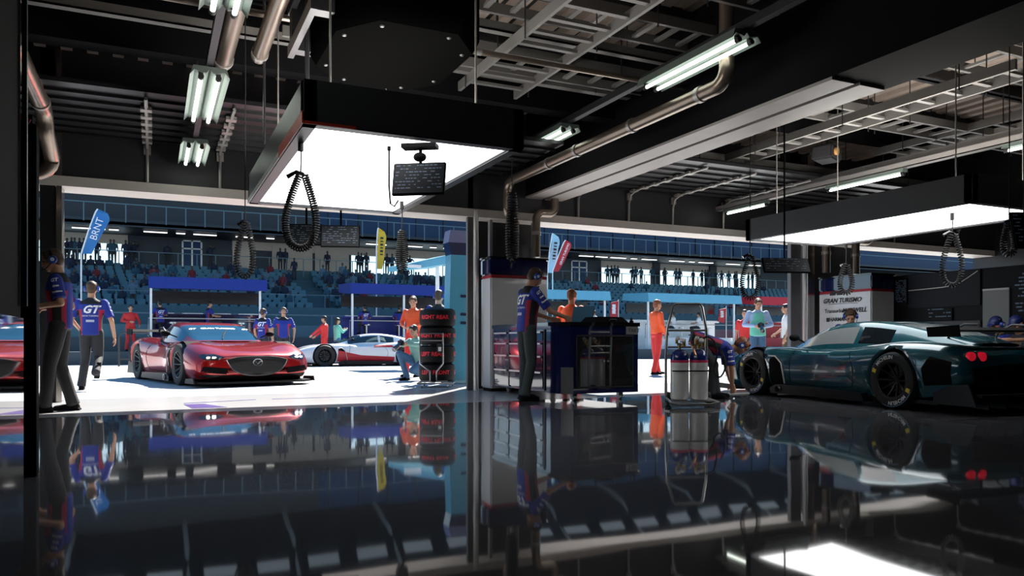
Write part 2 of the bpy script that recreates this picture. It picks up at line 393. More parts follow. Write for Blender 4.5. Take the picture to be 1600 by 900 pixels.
# concourse strip lights
stripm = mat('strip_light', (1, .95, .9), .4, emit=2.0)
striplen = [(112, 165), (170, 186), (224, 262), (275, 290), (302, 339), (368, 395), (416, 429), (572, 604), (638, 660), (672, 682), (693, 706), (905, 927), (931, 949), (954, 978), (986, 995), (1003, 1026), (1046, 1069), (1077, 1085), (1092, 1114), (1135, 1156), (1169, 1188)]
ORD = 'first second third fourth fifth sixth seventh eighth ninth tenth eleventh twelfth thirteenth fourteenth fifteenth sixteenth seventeenth eighteenth nineteenth twentieth last'.split()
for i, (a, b_) in enumerate(striplen):
    xa, xb = XY(a, 60), XY(b_, 60); o = empty('strip_light', ((xa+xb)/2, 60, 8.68), 0, ORD[i]+' slim glowing strip light from the left under the grandstand balcony', 'light', 'strip lights under the grandstand balcony')
    m = MB(); m.b2((-(xb-xa)/2, -.12, -.02), ((xb-xa)/2, .12, .07)); m.build('housing', grey, o)
    m = MB(); m.b2((-(xb-xa)/2+.02, -.10, -.07), ((xb-xa)/2-.02, .10, -.02)); m.build('diffuser', stripm, o)
# stairs gap and seats
seatm = mat('seat_teal', (.035, .12, .165), .5, scale=.8, var=.35)
def seat_mesh():
    m = MB(); m.box((0, .0, .42), (.44, .42, .06), bev=.02); m.box((0, .21, .66), (.44, .05, .46), Matrix.Rotation(R(-8), 3, 'X'), bev=.02); m.b2((-.05, -.1, 0), (.05, .1, .4)); return m
stair = [(XY(468, 56), XY(505, 56))]
spots = []
for i in range(NR):
    Y = 50.55+1.2*i; z = 2.5+.345*i; x = max(GX0+1, XY(80, Y)); xe = XY(1262, Y)
    while x < xe:
        if not any(a < x < b_ for a, b_ in stair): spots.append((x, Y, z))
        x += .58
spots.sort(key=lambda s: (s[0]*.4248+s[1]*.9053))
m = seat_mesh(); so = m.build('stadium_seat', seatm); so.location = spots[0]
tag(so, 'teal plastic stadium seat on the far grandstand', 'seat', 'teal grandstand seats')
for s in spots[1:300]: c = so.copy(); COL.objects.link(c); c.location = s
bm = bmesh.new(); 
sb = seat_mesh().bm; bmesh.ops.triangulate(sb, faces=[f for f in sb.faces if len(f.verts) > 4])
sv = [v.co.copy() for v in sb.verts]; sb.verts.index_update(); sf = [[v.index for v in f.verts] for f in sb.faces]; vs_ = []; fs = []
for s in spots[300:]:
    b0 = len(vs_); vs_ += [v+V(s) for v in sv]; fs += [[b0+i for i in f] for f in sf]
me = bpy.data.meshes.new('stadium_seats'); me.from_pydata(vs_, [], fs); o = meshobj('stadium_seats', me, seatm)
tag(o, 'the further rows of teal plastic seats filling the grandstand', 'seats', kind='stuff')

# ================================================================== PIT WALL AND GANTRIES
m = MB(); m.b2((-40, 30.2, -.1), (90, 31.2, .45)); m.b2((-40, 35.6, -.1), (90, 36, 1.0)); struct(m.build('trim_26', mat('kerb_dark', (.05, .07, .085), .6)))
m = MB(); m.b2((-40, 31.2, -.1), (90, 35.6, .40)); struct(m.build('floor_pitwall', mat('pitwall_floor', (.10, .12, .13), .7)))
pf = empty('pit_wall_fence', (10, 35.8, 1.0), 0, 'low dark fence with tubular rail on the pit wall behind the canopies', 'fence')
m = MB(); m.b2((-40, -.02, 0), (60, .02, .55)); m.build('fence_panel', mat('fence_teal', (.05, .14, .18), .5), pf)
m = MB(); m.b2((-40, -.03, 1.0), (60, .03, 1.06)); m.build('top_rail', railm, pf)
x = -30; postme = None
while x < 55:
    if postme is None: m = MB(); m.b2((-.03, -.03, 0), (.03, .03, 1.0)); po = m.build('post', railm, pf); postme = po.data
    else: po = bpy.data.objects.new('post', postme); COL.objects.link(po); po.parent = pf
    po.location = (x, 0, 0); x += 2.5
def barrier(px0, px1, Y):
    x0, x1 = XY(px0, Y), XY(px1, Y); o = empty('crowd_barrier', ((x0+x1)/2, Y, 0), 0, 'dark tubular barrier with rounded corners beside the red race car', 'barrier'); h = (x1-x0)/2
    m = MB(); m.tube([(-h, 0, 0), (-h, 0, .95), (-h+.1, 0, 1.1), (h-.1, 0, 1.1), (h, 0, .95), (h, 0, 0)], .03, 8); m.build('frame', darkm, o)
    m = MB(); m.b2((-h, -.02, .2), (h, .02, .25)); m.b2((-h-.02, -.3, 0), (-h+.03, .3, .03)); m.b2((h-.03, -.3, 0), (h+.02, .3, .03)); m.build('lower_rail', darkm, o)
barrier(186, 236, 28.0)
def gantry(x0, x1, cm, label, dark, posts=2, sign=None, Y=31.6):
    o = empty('pit_gantry', ((x0+x1)/2, Y+1.2, .4), 0, label, 'pit wall stand'); h = (x1-x0)/2
    # canopy wedge with slanted front
    m = MB(); m.prism([(-1.3, 2.42), (-1.2, 2.86), (1.0, 2.95), (1.1, 2.6), (-.9, 2.42)], 'x', -h, h); m.build('canopy', cm, o)
    for i in range(posts):
        x = -h*.96+i*(2*h*.92)/(posts-1) if posts > 1 else 0
        m = MB(); m.b2((x-.04, -1.1, .05), (x+.04, -1.02, 2.5)); m.build('post', white, o)
    m = MB(); m.b2((-h*.98, -.9, .0), (h*.98, 1.0, .62)); m.build('platform', dark, o)
    m = MB(); m.b2((-h*.97, .45, 1.45), (h*.97, .95, 1.52)); m.b2((-h*.97, .8, .6), (h*.97, .9, 1.45)); m.build('counter', dark, o)
    m = MB(); m.b2((-h*.97, .88, 1.95), (h*.97, .96, 2.45)); m.build('screen_bank', mat('screen_black', (.008, .008, .01), .25), o)
    for i in range(4):
        x = -h*.75+i*h*.5; m = MB(); m.b2((x-h*.18, .43, 1.53), (x+h*.18, .6, 1.56)); m.build('desk_lamp_strip', white, o)
    for i in range(3):
        x = -h*.6+i*h*.6; m = MB(); m.cyl((x, 0, .62), (x, 0, 1.12), .03, n=8); m.cyl((x, 0, 1.12), (x, 0, 1.18), .17, n=14); m.cyl((x, 0, .62), (x, 0, .65), .16, n=14); m.build('stool', steel, o)
    m = MB(); m.tube([(-h, -1.0, .6), (-h, -1.0, 1.3), (h, -1.0, 1.3), (h, -1.0, .6)], .025, 6); m.build('guard_rail', galv, o)
    if sign: 
        m = MB(); m.box((sign[0]*h, -1.15, 1.9), (.75, .06, .95), Matrix.Rotation(R(9), 3, 'Y'), bev=.02); s_ = m.build('side_banner', redm, o)
    return o
yg = 31.5
g1 = gantry(XY(232, yg), XY(418, yg), bluem, 'dark pit wall stand with a royal blue canopy, behind the red race car', navy)
g2 = gantry(XY(549, yg), XY(720, yg), bluem, 'blue pit wall stand with royal blue canopy behind the crouching photographer', bluem, 3)
g3 = gantry(XY(850, yg), XY(955, yg), cyanm, 'pit wall stand with pale blue canopy, nearest to the workbench', gw, 2)
g4 = gantry(XY(1014, yg), XY(1160, yg), cyanm, 'pit wall stand with pale blue canopy behind the gas bottle trolley', white, 2)
g5 = gantry(XY(1192, yg), XY(1300, yg), redm, 'pit wall stand with dark red canopy and red front, next to the white pillar', redm, 3)
def banner(px, py0, py1, Y, label):
    Z = ZY(px, Y); o = empty('hanging_banner', (XY(px, Y), Y, 0), 0, label, 'banner'); z1, z0 = hz(py0, Z), hz(py1, Z); w = 7*Z/F
    m = MB(); m.prism([(-w, z0+.12), (w*.6, z0), (w, z0+.35), (w*1.2, z1), (-w*.7, z1-.1)], 'y', -.02, .02); bo = m.build('cloth', redm, o)
    m = MB(); m.cyl((w*1.25, 0, .4), (w*1.25, 0, z1+.1), .02, n=6); m.build('pole', white, o)
    m = MB()
    for k in range(6): m.box((random.uniform(-.02, .02), -.03, z0+.35+(z1-z0-.5)*k/6), (.20, .01, .06+.03*(k % 2)))
    m.build('lettering', letw, o)
banner(959, 470, 500, 33.2, 'small red hanging banner with white lettering right of the pale blue canopy')
banner(1128, 481, 505, 33.2, 'small red hanging banner with white lettering behind the trolley handle')

# feather flags
def feather_flag(px, pytop, pybot, Y, w, lean, cm, txt, tm, label):
    Z = ZY(px, Y); o = empty('feather_flag', (XY(px, Y), Y, .4), 0, label, 'flag'); zt = hz(pytop, Z)-.4; zb = hz(pybot, Z)-.4; H = zt-zb
    def X(k): return lean*k
    m = MB(); m.tube([(X(0)-.02, 0, 0 if True else zb), (X(0)-.02, 0, zb), (X(.5)-.05, 0, zb+H*.5), (X(.9)-.02, 0, zb+H*.93), (X(1), 0, zt)], .03, 6); m.build('pole', white, o)
    rings = []
    for i in range(13):
        k = i/12; ww = w*(.75+.6*k) if k < .72 else w*(1.18)*math.sqrt(max(0, 1-((k-.72)/.28)**2))+.02
        rings.append([V((X(k)+(s_*ww), .06*sin(k*7+s_*3)+d_, zb+H*k)) for s_, d_ in ((0, 0), (.5, 0), (1, 0), (1, .02), (.5, .02), (0, .02))])
    m = MB(); m.loft(rings); m.build('cloth', cm, o)
    u = V((lean, 0, H)).normalized()
    if txt: place_text('lettering', txt, min(w*.8, H*1.25/len(txt)), (X(.55)+w*.52, -.10, zb+H*.55), u, (-u.z, 0, u.x), tm, o); return o
    m = MB()
    for k in range(6): q = .35+.08*k; m.box((X(q)+w*.5, -.09, zb+H*q), (w*.4, .01, H*(.03+.02*(k % 2))))
    m.build('lettering', tm, o); return o
feather_flag(128, 325, 396, 34.5, .45, .55, mat('flag_blue', (.02, .16, .42), .6), 'BRNT', letw, 'tall blue feather flag with white lettering at the left of the stand')
feather_flag(589, 356, 420, 34.5, .34, .06, mat('flag_yellow', (.62, .42, .02), .6), '', letk, 'narrow yellow feather flag with black lettering in front of the white opening')
feather_flag(856, 364, 426, 34.5, .42, .28, mat('flag_pale', (.30, .60, .74), .6), '', letk, 'pale blue feather flag standing beside the white and navy locker')
feather_flag(864, 374, 424, 33.8, .42, .72, redm, 'GRAN TURISMO', letw, 'leaning red feather flag with white lettering beside the pale blue flag')

# tall teal trailer panel left of the pillar, with its awning
o = empty('display_tower', (XY(718, 13.3), 13.3, 0), 0, 'tall glossy teal display tower with navy and mauve top beside the steel pillar', 'panel')
hw = (XY(735, 13.3)-XY(701, 13.3))/2; zt = hz(360, ZY(718, 13.3))
m = MB(); m.prism([(-hw, 0), (hw+.2, 0), (hw+.2, zt*.84), (-hw+.05, zt*.84), (-hw*.9, zt*.5)], 'y', 0, .3); m.build('body', mat('tower_teal', (.08, .34, .50), .15, coat=.5, scale=2), o)
m = MB(); m.prism([(-hw+.05, zt*.84), (hw+.2, zt*.84), (hw+.2, zt*.92), (-hw, zt*.92)], 'y', 0, .3); m.build('stripe', navy, o)
m = MB(); m.prism([(-hw, zt*.92), (hw+.2, zt*.92), (hw+.2, zt), (-hw+.04, zt)], 'y', 0, .3); m.build('top_cap', mat('tower_mauve', (.16, .17, .30), .4), o)
for k, (zz, wd) in enumerate(((1.62, .2), (1.28, .2), (1.12, .2))):
    m = MB(); m.b2((hw*.1, -.01, zz), (hw*.1+wd, .01, zz+.05)); m.build('stripe_mark', navy, o)
o = empty('awning', (XY(665, 22), 22, 0), 0, 'pale blue slanted awning reaching left from the teal display tower', 'awning')
xa = XY(630, 22)-XY(665, 22); xb = XY(702, 22)-XY(665, 22); Za = 24.
m = MB(); m.loft([[V((xa, -.1, hz(423, ZY(630, 22)))), V((xa, 1.6, hz(423, ZY(630, 22))+.1)), V((xa, 1.6, hz(423, ZY(630, 22))+.25)), V((xa, -.1, hz(414, ZY(630, 22))))],
    [V((xb, -.1, hz(412, ZY(702, 22)))), V((xb, 1.6, hz(412, ZY(702, 22)))), V((xb, 1.6, hz(400, ZY(702, 22))+.1)), V((xb, -.1, hz(398, ZY(702, 22))))]], smooth=False); m.build('canopy', cyanm, o)
m = MB(); m.cyl((xb-.1, .8, 0), (xb-.1, .8, 3.3), .06, n=10); m.build('post', white, o)
m = MB(); m.b2((xa, -.2, hz(424, 24)), (xa+.5, -.1, hz(420, 24))); m.build('clamp', white, o)

# markings on the ground in front of the bay
m = MB(); m.prism([(XY(287, 10.4), 10.4), (XY(318, 10.4), 10.4), (XY(355, 9.75), 9.75), (XY(300, 9.75), 9.75)], 'z', 0, .003); o = m.build('trim_27', mat('paint_violet', (.045, .012, .16), .4)); struct(o)
m = MB(); m.prism([(XY(425, 10.9), 10.9), (XY(640, 10.9), 10.9), (XY(640, 10.86), 10.86), (XY(425, 10.86), 10.86)], 'z', 0, .003); m.prism([(XY(287, 10.62), 10.62), (XY(400, 10.9), 10.9), (XY(400, 10.86), 10.86), (XY(287, 10.56), 10.56)], 'z', 0, .003); o = m.build('trim_28', mat('paint_blue', (.01, .02, .22), .4)); struct(o)

# ================================================================== CEILING SERVICES
lbm = mat('light_panel', (1, 1, 1), .4, emit=LB_POWER, var=0)
shell_g = mat('lightbox_dark', (.06, .064, .075), .35); shell_l = mat('lightbox_grey', (.10, .10, .105), .35, coat=.2)
upm = mat('added_uplight_glow', (1, .96, .9), .4, emit=12.0, var=0)  # unseen glow added on the box tops to brighten the ceiling deck
traym = mat('tray_galvanised', (.24, .23, .22), .5, metal=.5)
unitk = mat('unit_black', (.0015, .0015, .0015), 1.0, ior=1.02, var=0)
def lightbox(x0, x1, y0, y1, z, h, shell, label, stripe=False):
    cx, cy = (x0+x1)/2, (y0+y1)/2; o = empty('inspection_light_box', (cx, cy, z), 0, label, 'light'); a, b_ = (x1-x0)/2, (y1-y0)/2
    m = MB()
    for s_ in (-1, 1):
        m.b2((s_*a-.05, -b_-.05, 0), (s_*a+.05, b_+.05, h), bev=.01); m.b2((-a-.05, s_*b_-.05, 0), (a+.05, s_*b_+.05, h), bev=.01)
    m.b2((-a, -b_, h-.04), (a, b_, h-.005)); m.build('housing', shell, o)
    m = MB(); m.b2((-a+.03, -b_+.03, .02), (a-.03, b_-.03, .05)); m.build('diffuser', lbm, o)
    m = MB(); m.b2((-a+.2, -b_+.2, h-.004), (a-.2, b_-.2, h+.004)); m.build('added_uplight', upm, o)
    m = MB()
    for x in (-a+.2, a-.2):
        for y in (-b_+.3, b_-.3): m.cyl((x, y, h), (x, y, 4.5-z), .008, n=6)
    m.build('suspension_rod', galv, o)
    if stripe:
        m = MB(); m.b2((-a-.058, -b_-.05, 0), (-a-.05, -b_+1.0, .085)); m.b2((-a-.058, -b_-.055, 0), (-a+.3, -b_-.05, .02)); m.build('red_stripe', mat('stripe_orange_red', (.85, .06, .03), .4), o)
        m = MB(); m.b2((-a-.057, -b_+1.0, 0), (-a-.05, b_+.05, .05)); m.build('white_stripe', white, o)
    return o
BZ = 2.22; k_ = (BZ-.78)/1.97
lb1 = (1.28*k_, 3.36*k_, 7.07*k_, 11.35*k_); lb2 = (10.45*k_, 12.6*k_, 7.0*k_, 11.4*k_)
lightbox(lb1[0], lb1[1], lb1[2], lb1[3], BZ, .30, shell_g, 'large glowing white light box with dark glossy housing and red striped edge, left bay', True)
lightbox(lb2[0], lb2[1], lb2[2], lb2[3], BZ, .30, shell_l, 'large glowing white light box with grey housing hanging over the dark green car')

tubem = mat('tube_glow', (.93, 1, .90), .4, emit=TUBE_POWER, var=0); lampm = mat('lamp_housing', (.12, .15, .135), .5)
def batten(x, y0, y1, z, label, n=2, wing=True):
    cy = (y0+y1)/2; o = empty('fluorescent_light', (x, cy, z), 0, label, 'light'); L = (y1-y0)/2
    m = MB()
    if wing: m.prism([(-.17, .0), (-.13, .05), (-.03, .03), (0, .07), (.03, .03), (.13, .05), (.17, .0), (.14, .09), (-.14, .09)], 'y', -L, L)
    else: m.prism([(-.05, .03), (.05, .03), (.04, .09), (-.04, .09)], 'y', -L, L)
    m.build('reflector', lampm, o)
    for s_ in ((-1, 1) if n == 2 else (0,)):
        m = MB(); m.cyl((s_*.075, -L+.06, 0), (s_*.075, L-.06, 0), .019, n=12); t_ = m.build('tube', tubem, o)
        for e in (-1, 1): m = MB(); m.cyl((s_*.075, e*(L-.01), 0), (s_*.075, e*(L-.06), 0), .026, n=12); m.b2((s_*.075-.02, e*(L-.05)-.015, 0), (s_*.075+.02, e*(L-.05)+.015, .05)); m.build('end_cap', rubber, t_)
    return o
zl = 3.2
xl = .46
batten(xl, 4.2, 6.0, zl, 'twin tube fluorescent light nearest the camera, cut off by the top of the picture')
batten(xl, 7.45, 9.05, zl, 'twin tube fluorescent light with winged reflector, middle of the left row')
batten(xl, 10.15, 11.3, zl, 'small looking far twin tube fluorescent light at the end of the left row')
m = MB(); m.b2((xl-.03, 0, 3.30), (xl+.03, YF, 3.38)); o = m.build('lamp_trunking', darkm); tag(o, 'thin dark trunking carrying the left row of fluorescent lights', 'trunking')
batten(5.0, 5.5, 7.05, 3.6, 'bright twin tube fluorescent light at upper right, above the big pipe')
batten(5.0, 8.85, 10.4, 3.6, 'twin tube fluorescent light partly behind the left light box')
m = MB(); m.b2((4.96, 0, 3.70), (5.04, YF, 3.78)); o = m.build('lamp_trunking', darkm); tag(o, 'thin dark trunking linking the two lights above the big pipe', 'trunking')
for y0, y1, lab in ((4.6, 6.1, 'single tube fluorescent light at the right edge of the picture'), (7.5, 8.9, 'single tube fluorescent light above the right light box'), (10.2, 11.3, 'far single tube fluorescent light left of the right light box')):
    batten(9.75, y0, y1, 3.2, lab, 1, False)
def rail(x, z, w, h, y0, y1, label, mm=galv):
    m = MB(); m.b2((x-w/2, y0, z), (x-w/2+.012, y1, z+h)); m.b2((x+w/2-.012, y0, z), (x+w/2, y1, z+h)); m.b2((x-w/2, y0, z), (x+w/2, y1, z+.012)); o = m.build('cable_channel', mm); return tag(o, label, 'cable tray')
rail(9.75, 3.28, .14, .08, 0, YF, 'slim grey channel carrying the right row of single tube lights')
rail(10.05, 3.42, .22, .09, 0, YF, 'wider galvanised channel running just above the right row of lights')
# pipes
pipem = mat('pipe_bronze', (.26, .21, .17), .3, metal=.8, scale=3, var=.25)
def pipe(pts, r, label, collars=()):
    o = empty('pipe', pts[0], 0, label, 'pipe'); P = [V(p)-V(pts[0]) for p in pts]
    m = MB(); m.tube(P, r, 16); m.build('pipe_run', pipem, o)
    for c, d in collars: c = V(c)-V(pts[0]); d = V(d); m = MB(); m.cyl(c-d*.03, c+d*.03, r*1.14, n=16); m.build('collar', galv, o)
    return o
def el(p, a, b_, r, n=6):
    """rounded corner at p between directions a (in) and b (out)"""
    p = V(p); a = V(a); b_ = V(b_); return [p-a*r+(a*sin(t)+b_*(1-cos(t)))*r for t in [pi/2*i/n for i in range(n+1)]]
xp_ = 5.15; zp = 3.36
pts = [(xp_, 5.95, 4.5)]+el((xp_, 5.95, zp), (0, 0, -1), (0, 1, 0), .16)+[(xp_, 9, zp)]+el((xp_, YF-.35, zp), (0, 1, 0), (0, 0, -1), .18)+el((xp_, YF-.35, 2.85), (0, 0, -1), (.7, .7, 0), .1)+el((xp_+.22, YF-.13, 2.85), (.7, .7, 0), (0, 0, -1), .1)+[(xp_+.22, YF-.13, 2.2)]
pipe(pts, .075, 'large bronze pipe running under the lights and dropping beside the pillar', [((xp_, y, zp), (0, 1, 0)) for y in (6.35, 7.6, 8.9, 9.7)]+[((xp_+.22, YF-.13, 2.6), (0, 0, 1))])
x8 = XY(838, YF-.15)
pts = [(x8+.35, YF-.15, 3.3)]+el((x8+.35, YF-.15, 2.95), (0, 0, -1), (-1, 0, 0), .12)+el((x8, YF-.15, 2.95), (-1, 0, 0), (0, 0, -1), .12)+[(x8, YF-.15, 2.2)]
pipe(pts, .07, 'short bronze drain pipe with an elbow on the right of the dark column', [((x8, YF-.15, 2.6), (0, 0, 1))])
for px, dx, lab in ((1291, -.3, 'thin bronze pipe dropping left behind the right light box'), (1337, .4, 'bronze elbow pipe right of the far column, under the right light box')):
    x_ = XY(px, YF-.15); pts = [(x_+dx, YF-.15, 3.3)]+el((x_+dx, YF-.15, 2.9), (0, 0, -1), (-1 if dx > 0 else 1, 0, 0), .1)+el((x_, YF-.15, 2.9), (-1 if dx > 0 else 1, 0, 0), (0, 0, -1), .1)+[(x_, YF-.15, 2.2)]
    pipe(pts, .08, lab, [((x_, YF-.15, 2.6), (0, 0, 1))])
pts = [(-1.08, 1.0, 3.3), (-1.08, 6, 3.3)]+el((-1.08, 9.7, 3.3), (0, 1, 0), (0, .3, -.95), .2)+el((-1.08, 10.4, 2.75), (0, .3, -.95), (-1, 0, 0), .2)+[(-1.6, 10.4, 2.75)]
pipe(pts, .085, 'thick grey brown pipe running down the left side and bending to the wall', [((-1.08, y, 3.3), (0, 1, 0)) for y in (5.2, 7.5, 9.3)])
pipe([(.60, 1, 3.5), (.60, 7.9, 3.5)], .085, 'wide bright duct pipe at top left beside the near fluorescent light', [((.60, 7.8, 3.5), (0, 1, 0))])
pipe([(.90, 1, 3.5), (.90, 7.6, 3.5)], .07, 'second duct pipe at top left, right of the wide bright one', [((.90, 7.5, 3.5), (0, 1, 0))])
pipe([(-1.5, 7.2, 3.75), (5.6, 7.2, 3.75)], .03, 'thin conduit crossing the left bay under the dark bulkhead', [((0, 7.2, 3.75), (1, 0, 0)), ((3, 7.2, 3.75), (1, 0, 0))])
# ladder trays
def ladder(p0, p1, w, label, step=.3, axis='y', z=3.9, uprights=True):
    o = empty('ladder_cable_tray', (p0[0], p0[1], z), 0, label, 'cable tray'); L = (p1[1]-p0[1]) if axis == 'y' else (p1[0]-p0[0]); 
    def P(a, b_): return (b_, a) if axis == 'y' else (a, b_)
    for s_ in (-1, 1):
        m = MB(); a = P(0, s_*w/2-.02); b_ = P(L, s_*w/2+.02); m.b2((a[0], a[1], -.05), (b_[0], b_[1], .06)); m.build('side_rail', traym, o)
    k = step/2; me0 = None
    while k < L:
        if me0 is None: m = MB(); a = P(-.03, -w/2); b_ = P(.03, w/2); m.b2((a[0], a[1], -.02), (b_[0], b_[1], .01)); r_ = m.build('rung', traym, o); me0 = r_.data
        else: r_ = bpy.data.objects.new('rung', me0); COL.objects.link(r_); r_.parent = o
        q = P(k, 0); r_.location = (q[0], q[1], 0); k += step
    if uprights:
        m = MB(); k = .6
        while k < L:
            for s_ in (-1, 1): q = P(k, s_*(w/2+.04)); m.cyl((q[0], q[1], -.1), (q[0], q[1], 4.62-z), .008, n=5)
            k += 1.6
        m.build('suspension_rod', darkm, o)
    return o
ladder((3.75, 3.0), (3.75, 8.7), .75, 'wide galvanised ladder tray running into depth above the light box', .33, 'y', 3.9)
ladder((1.2, 7.9), (5.7, 7.9), .5, 'galvanised ladder tray crossing in front of the dark bulkhead', .35, 'x', 4.0)
ladder((2.6, 5.5), (5.7, 5.5), .55, 'galvanised ladder tray crossing at the top centre of the picture', .28, 'x', 4.1)
ladder((-1.3, 6.2), (3.0, 6.2), .4, 'galvanised ladder tray crossing at the top left corner', .45, 'x', 4.05)
ladder((7.4, 7.6), (13.4, 7.6), .5, 'galvanised ladder tray crossing the far bay', .35, 'x', 3.95)
ladder((7.2, 9.9), (13.4, 9.9), .45, 'narrow ladder tray crossing the far bay near the garage door', .35, 'x', 3.75)
ladder((11.2, 3.0), (11.2, 9.0), .6, 'wide ladder tray running into depth over the right light box', .35, 'y', 3.95)
ladder((8.4, 5.0), (8.4, 9.5), .4, 'narrow ladder tray running into depth close to the main beam', .35, 'y', 3.7)
ladder((2.6, 6.9), (5.6, 6.9), .5, 'galvanised ladder tray crossing between the near lamp and the light box', .3, 'x', 4.2)
ladder((7.2, 5.9), (13.4, 5.9), .6, 'nearest galvanised ladder tray crossing the far bay', .35, 'x', 4.2)
for y_, z_, lab in ((7.35, 4.05, 'grey steel channel crossing the left bay behind the air unit'), (8.35, 3.95, 'grey steel channel crossing the left bay in front of the bulkhead')):
    m = MB(); m.b2((-1.5, y_-.05, z_), (5.6, y_+.05, z_+.02)); m.b2((-1.5, y_-.05, z_), (5.6, y_-.035, z_+.1)); o = m.build('steel_channel', traym); tag(o, lab, 'channel')
# hanging dark air unit
o = empty('hanging_air_unit', (1.85, 6.35, 3.2), 0, 'bulky black faceted air unit hanging at the top centre above the light box', 'air unit')
m = MB(); a = .62; c = .28
ring = [(-a, -a+c), (-a+c, -a), (a-c, -a), (a, -a+c), (a, a-c), (a-c, a), (-a+c, a), (-a, a-c)]
m.loft([[V((x*.92, y*1.2, 0)) for x, y in ring], [V((x, y*1.3, .10)) for x, y in ring], [V((x, y*1.3, .55)) for x, y in ring], [V((x*.7, y*.9, .75)) for x, y in ring]], smooth=False); m.build('housing', unitk, o)
m = MB(); m.b2((-a-.16, -.5, .1), (-a+.02, -.38, .9)); m.b2((-a-.16, .38, .1), (-a+.02, .5, .9)); m.b2((-a-.17, -.55, .08), (-a-.12, .55, .18)); m.b2((-a-.17, -.55, .45), (-a-.12, .55, .52)); m.build('bracket', darkm, o)
m = MB()
for x, y in ring: m.ell((x*.8, y*1.05, .0), (.02, .02, .012), nu=8, nv=4)
m.build('bolt', darkm, o)
m = MB()
for x in (-.5, .5):
    for y in (-.6, .6): m.cyl((x, y, .6), (x, y, 1.1), .015, n=6)
m.build('suspension_rod', darkm, o)
# right bay equipment (small projector among the trays)
o = empty('projector', W(1292, 11.5, 3.5), .4, 'small dark projector on a hanger among the far bay cable trays', 'projector')
m = MB(); m.box((0, 0, .12), (.42, .32, .22), bev=.03); m.build('body', darkm, o)
m = MB(); m.cyl((-.1, -.2, .12), (-.1, -.14, .12), .06); m.build('lens', mat('lens_amber', (.4, .2, .05), .1), o)
m = MB(); m.cyl((0, 0, .2), (0, 0, .95), .02, n=8); m.build('hanger', darkm, o)
# ------------------------------------------------ coiled hoses and monitors
def hangz(p):
    for a in (lb1, lb2):
        if a[0]-.06 < p.x < a[1]+.06 and a[2]-.06 < p.y < a[3]+.06: return BZ+.02
    return 4.62 if p.y < YF else LH
def coil_loop(label, px, Z, ytop, ymid, ybot, wpx, gap=0.0, r=.012, coils=46, ang=0.):
    """air hose: straight drop, then a hanging loop of coil. heights by image rows at distance Z"""
    p = W(px, Z); s = Z/F; zt, zm, zb = hangz(p), hz(ymid, Z), hz(ybot, Z); w = wpx*s/2
    o = empty('coiled_hose', (p.x, p.y, zm), -YAW+ang, label, 'hose'); H = zm-zb
    m = MB(); m.tube([(0, 0, zt-zm), (.004, 0, (zt-zm)*.5), (0, 0, 0)], .006, 6); m.cyl((0, 0, zt-zm), (0, 0, zt-zm-.08), .02, n=10); m.build('hanging_cable', rubber, o)
    base = spl([(-.0, 0, 0), (-w*.55, 0, -H*.3), (-w*.95, 0, -H*.62), (-w*.75, 0, -H*.9), (0, 0, -H), (w*.75, 0, -H*.9), (w*.95, 0, -H*.6), (w*.6, 0, -H*.28), (w*.25, 0, -H*.05)], 8)
    base = [V(b_) for b_ in base]; L = [0]
    for a, b_ in zip(base, base[1:]): L.append(L[-1]+(b_-a).length)
    R_ = r*1.5; pts = []; N = coils*8
    for i in range(N+1):
        d = L[-1]*i/N; j = 0
        while j < len(L)-2 and L[j+1] < d: j += 1
        f = (d-L[j])/max(1e-6, L[j+1]-L[j]); c = base[j].lerp(base[j+1], f); t_ = (base[j+1]-base[j]).normalized(); n_ = V((0, 1, 0)); b2 = t_.cross(n_)
        a = 2*pi*i/8; pts.append(c+(n_*cos(a)+b2*sin(a))*R_)
    m = MB(); m.tube(pts, r*.42, 5); m.build('coil', rubber, o)
    m = MB(); e = base[-1]; m.tube([e, e+V((-w*.5, 0, H*.05)), e+V((-w*1.1, 0, -H*.02))], [.011, .014, .018], 8); m.build('nozzle', blackg, o)
    return o
coil_loop('long coiled black air hose hanging from the left corner of the left light box', 470, 5.5, 208, 268, 388, 50, coils=70, r=.016)
coil_loop('coiled black air hose under the far left corner of the left light box', 383, 7.6, 315, 345, 432, 26, coils=44, r=.018)
coil_loop('narrow coiled black air hose in front of the yellow flag', 628, 7.9, 333, 360, 422, 10, coils=40, r=.02)
coil_loop('thick coiled hose hanging in front of the dark column', 800, 10.8, 268, 300, 405, 7, coils=50, r=.035)
coil_loop('thin coiled hose loop left of the right light box', 1172, 9.9, 378, 397, 466, 26, coils=46, r=.018)
coil_loop('coiled hose loop in front of the sponsor locker', 1322, 11.2, 385, 412, 458, 20, coils=30, r=.022)
coil_loop('coiled hose loop hanging under the middle of the right light box', 1488, 8.6, 325, 362, 446, 32, coils=44, r=.018)
coil_loop('coiled hose loop hanging at the right edge of the picture', 1577, 7.6, 320, 345, 398, 18, coils=30, r=.018)
scrm = mat('screen_dark', (.004, .006, .010), .45, ior=1.3); dimw = mat('screen_text', (.10, .15, .22), .5, emit=.10, var=0)
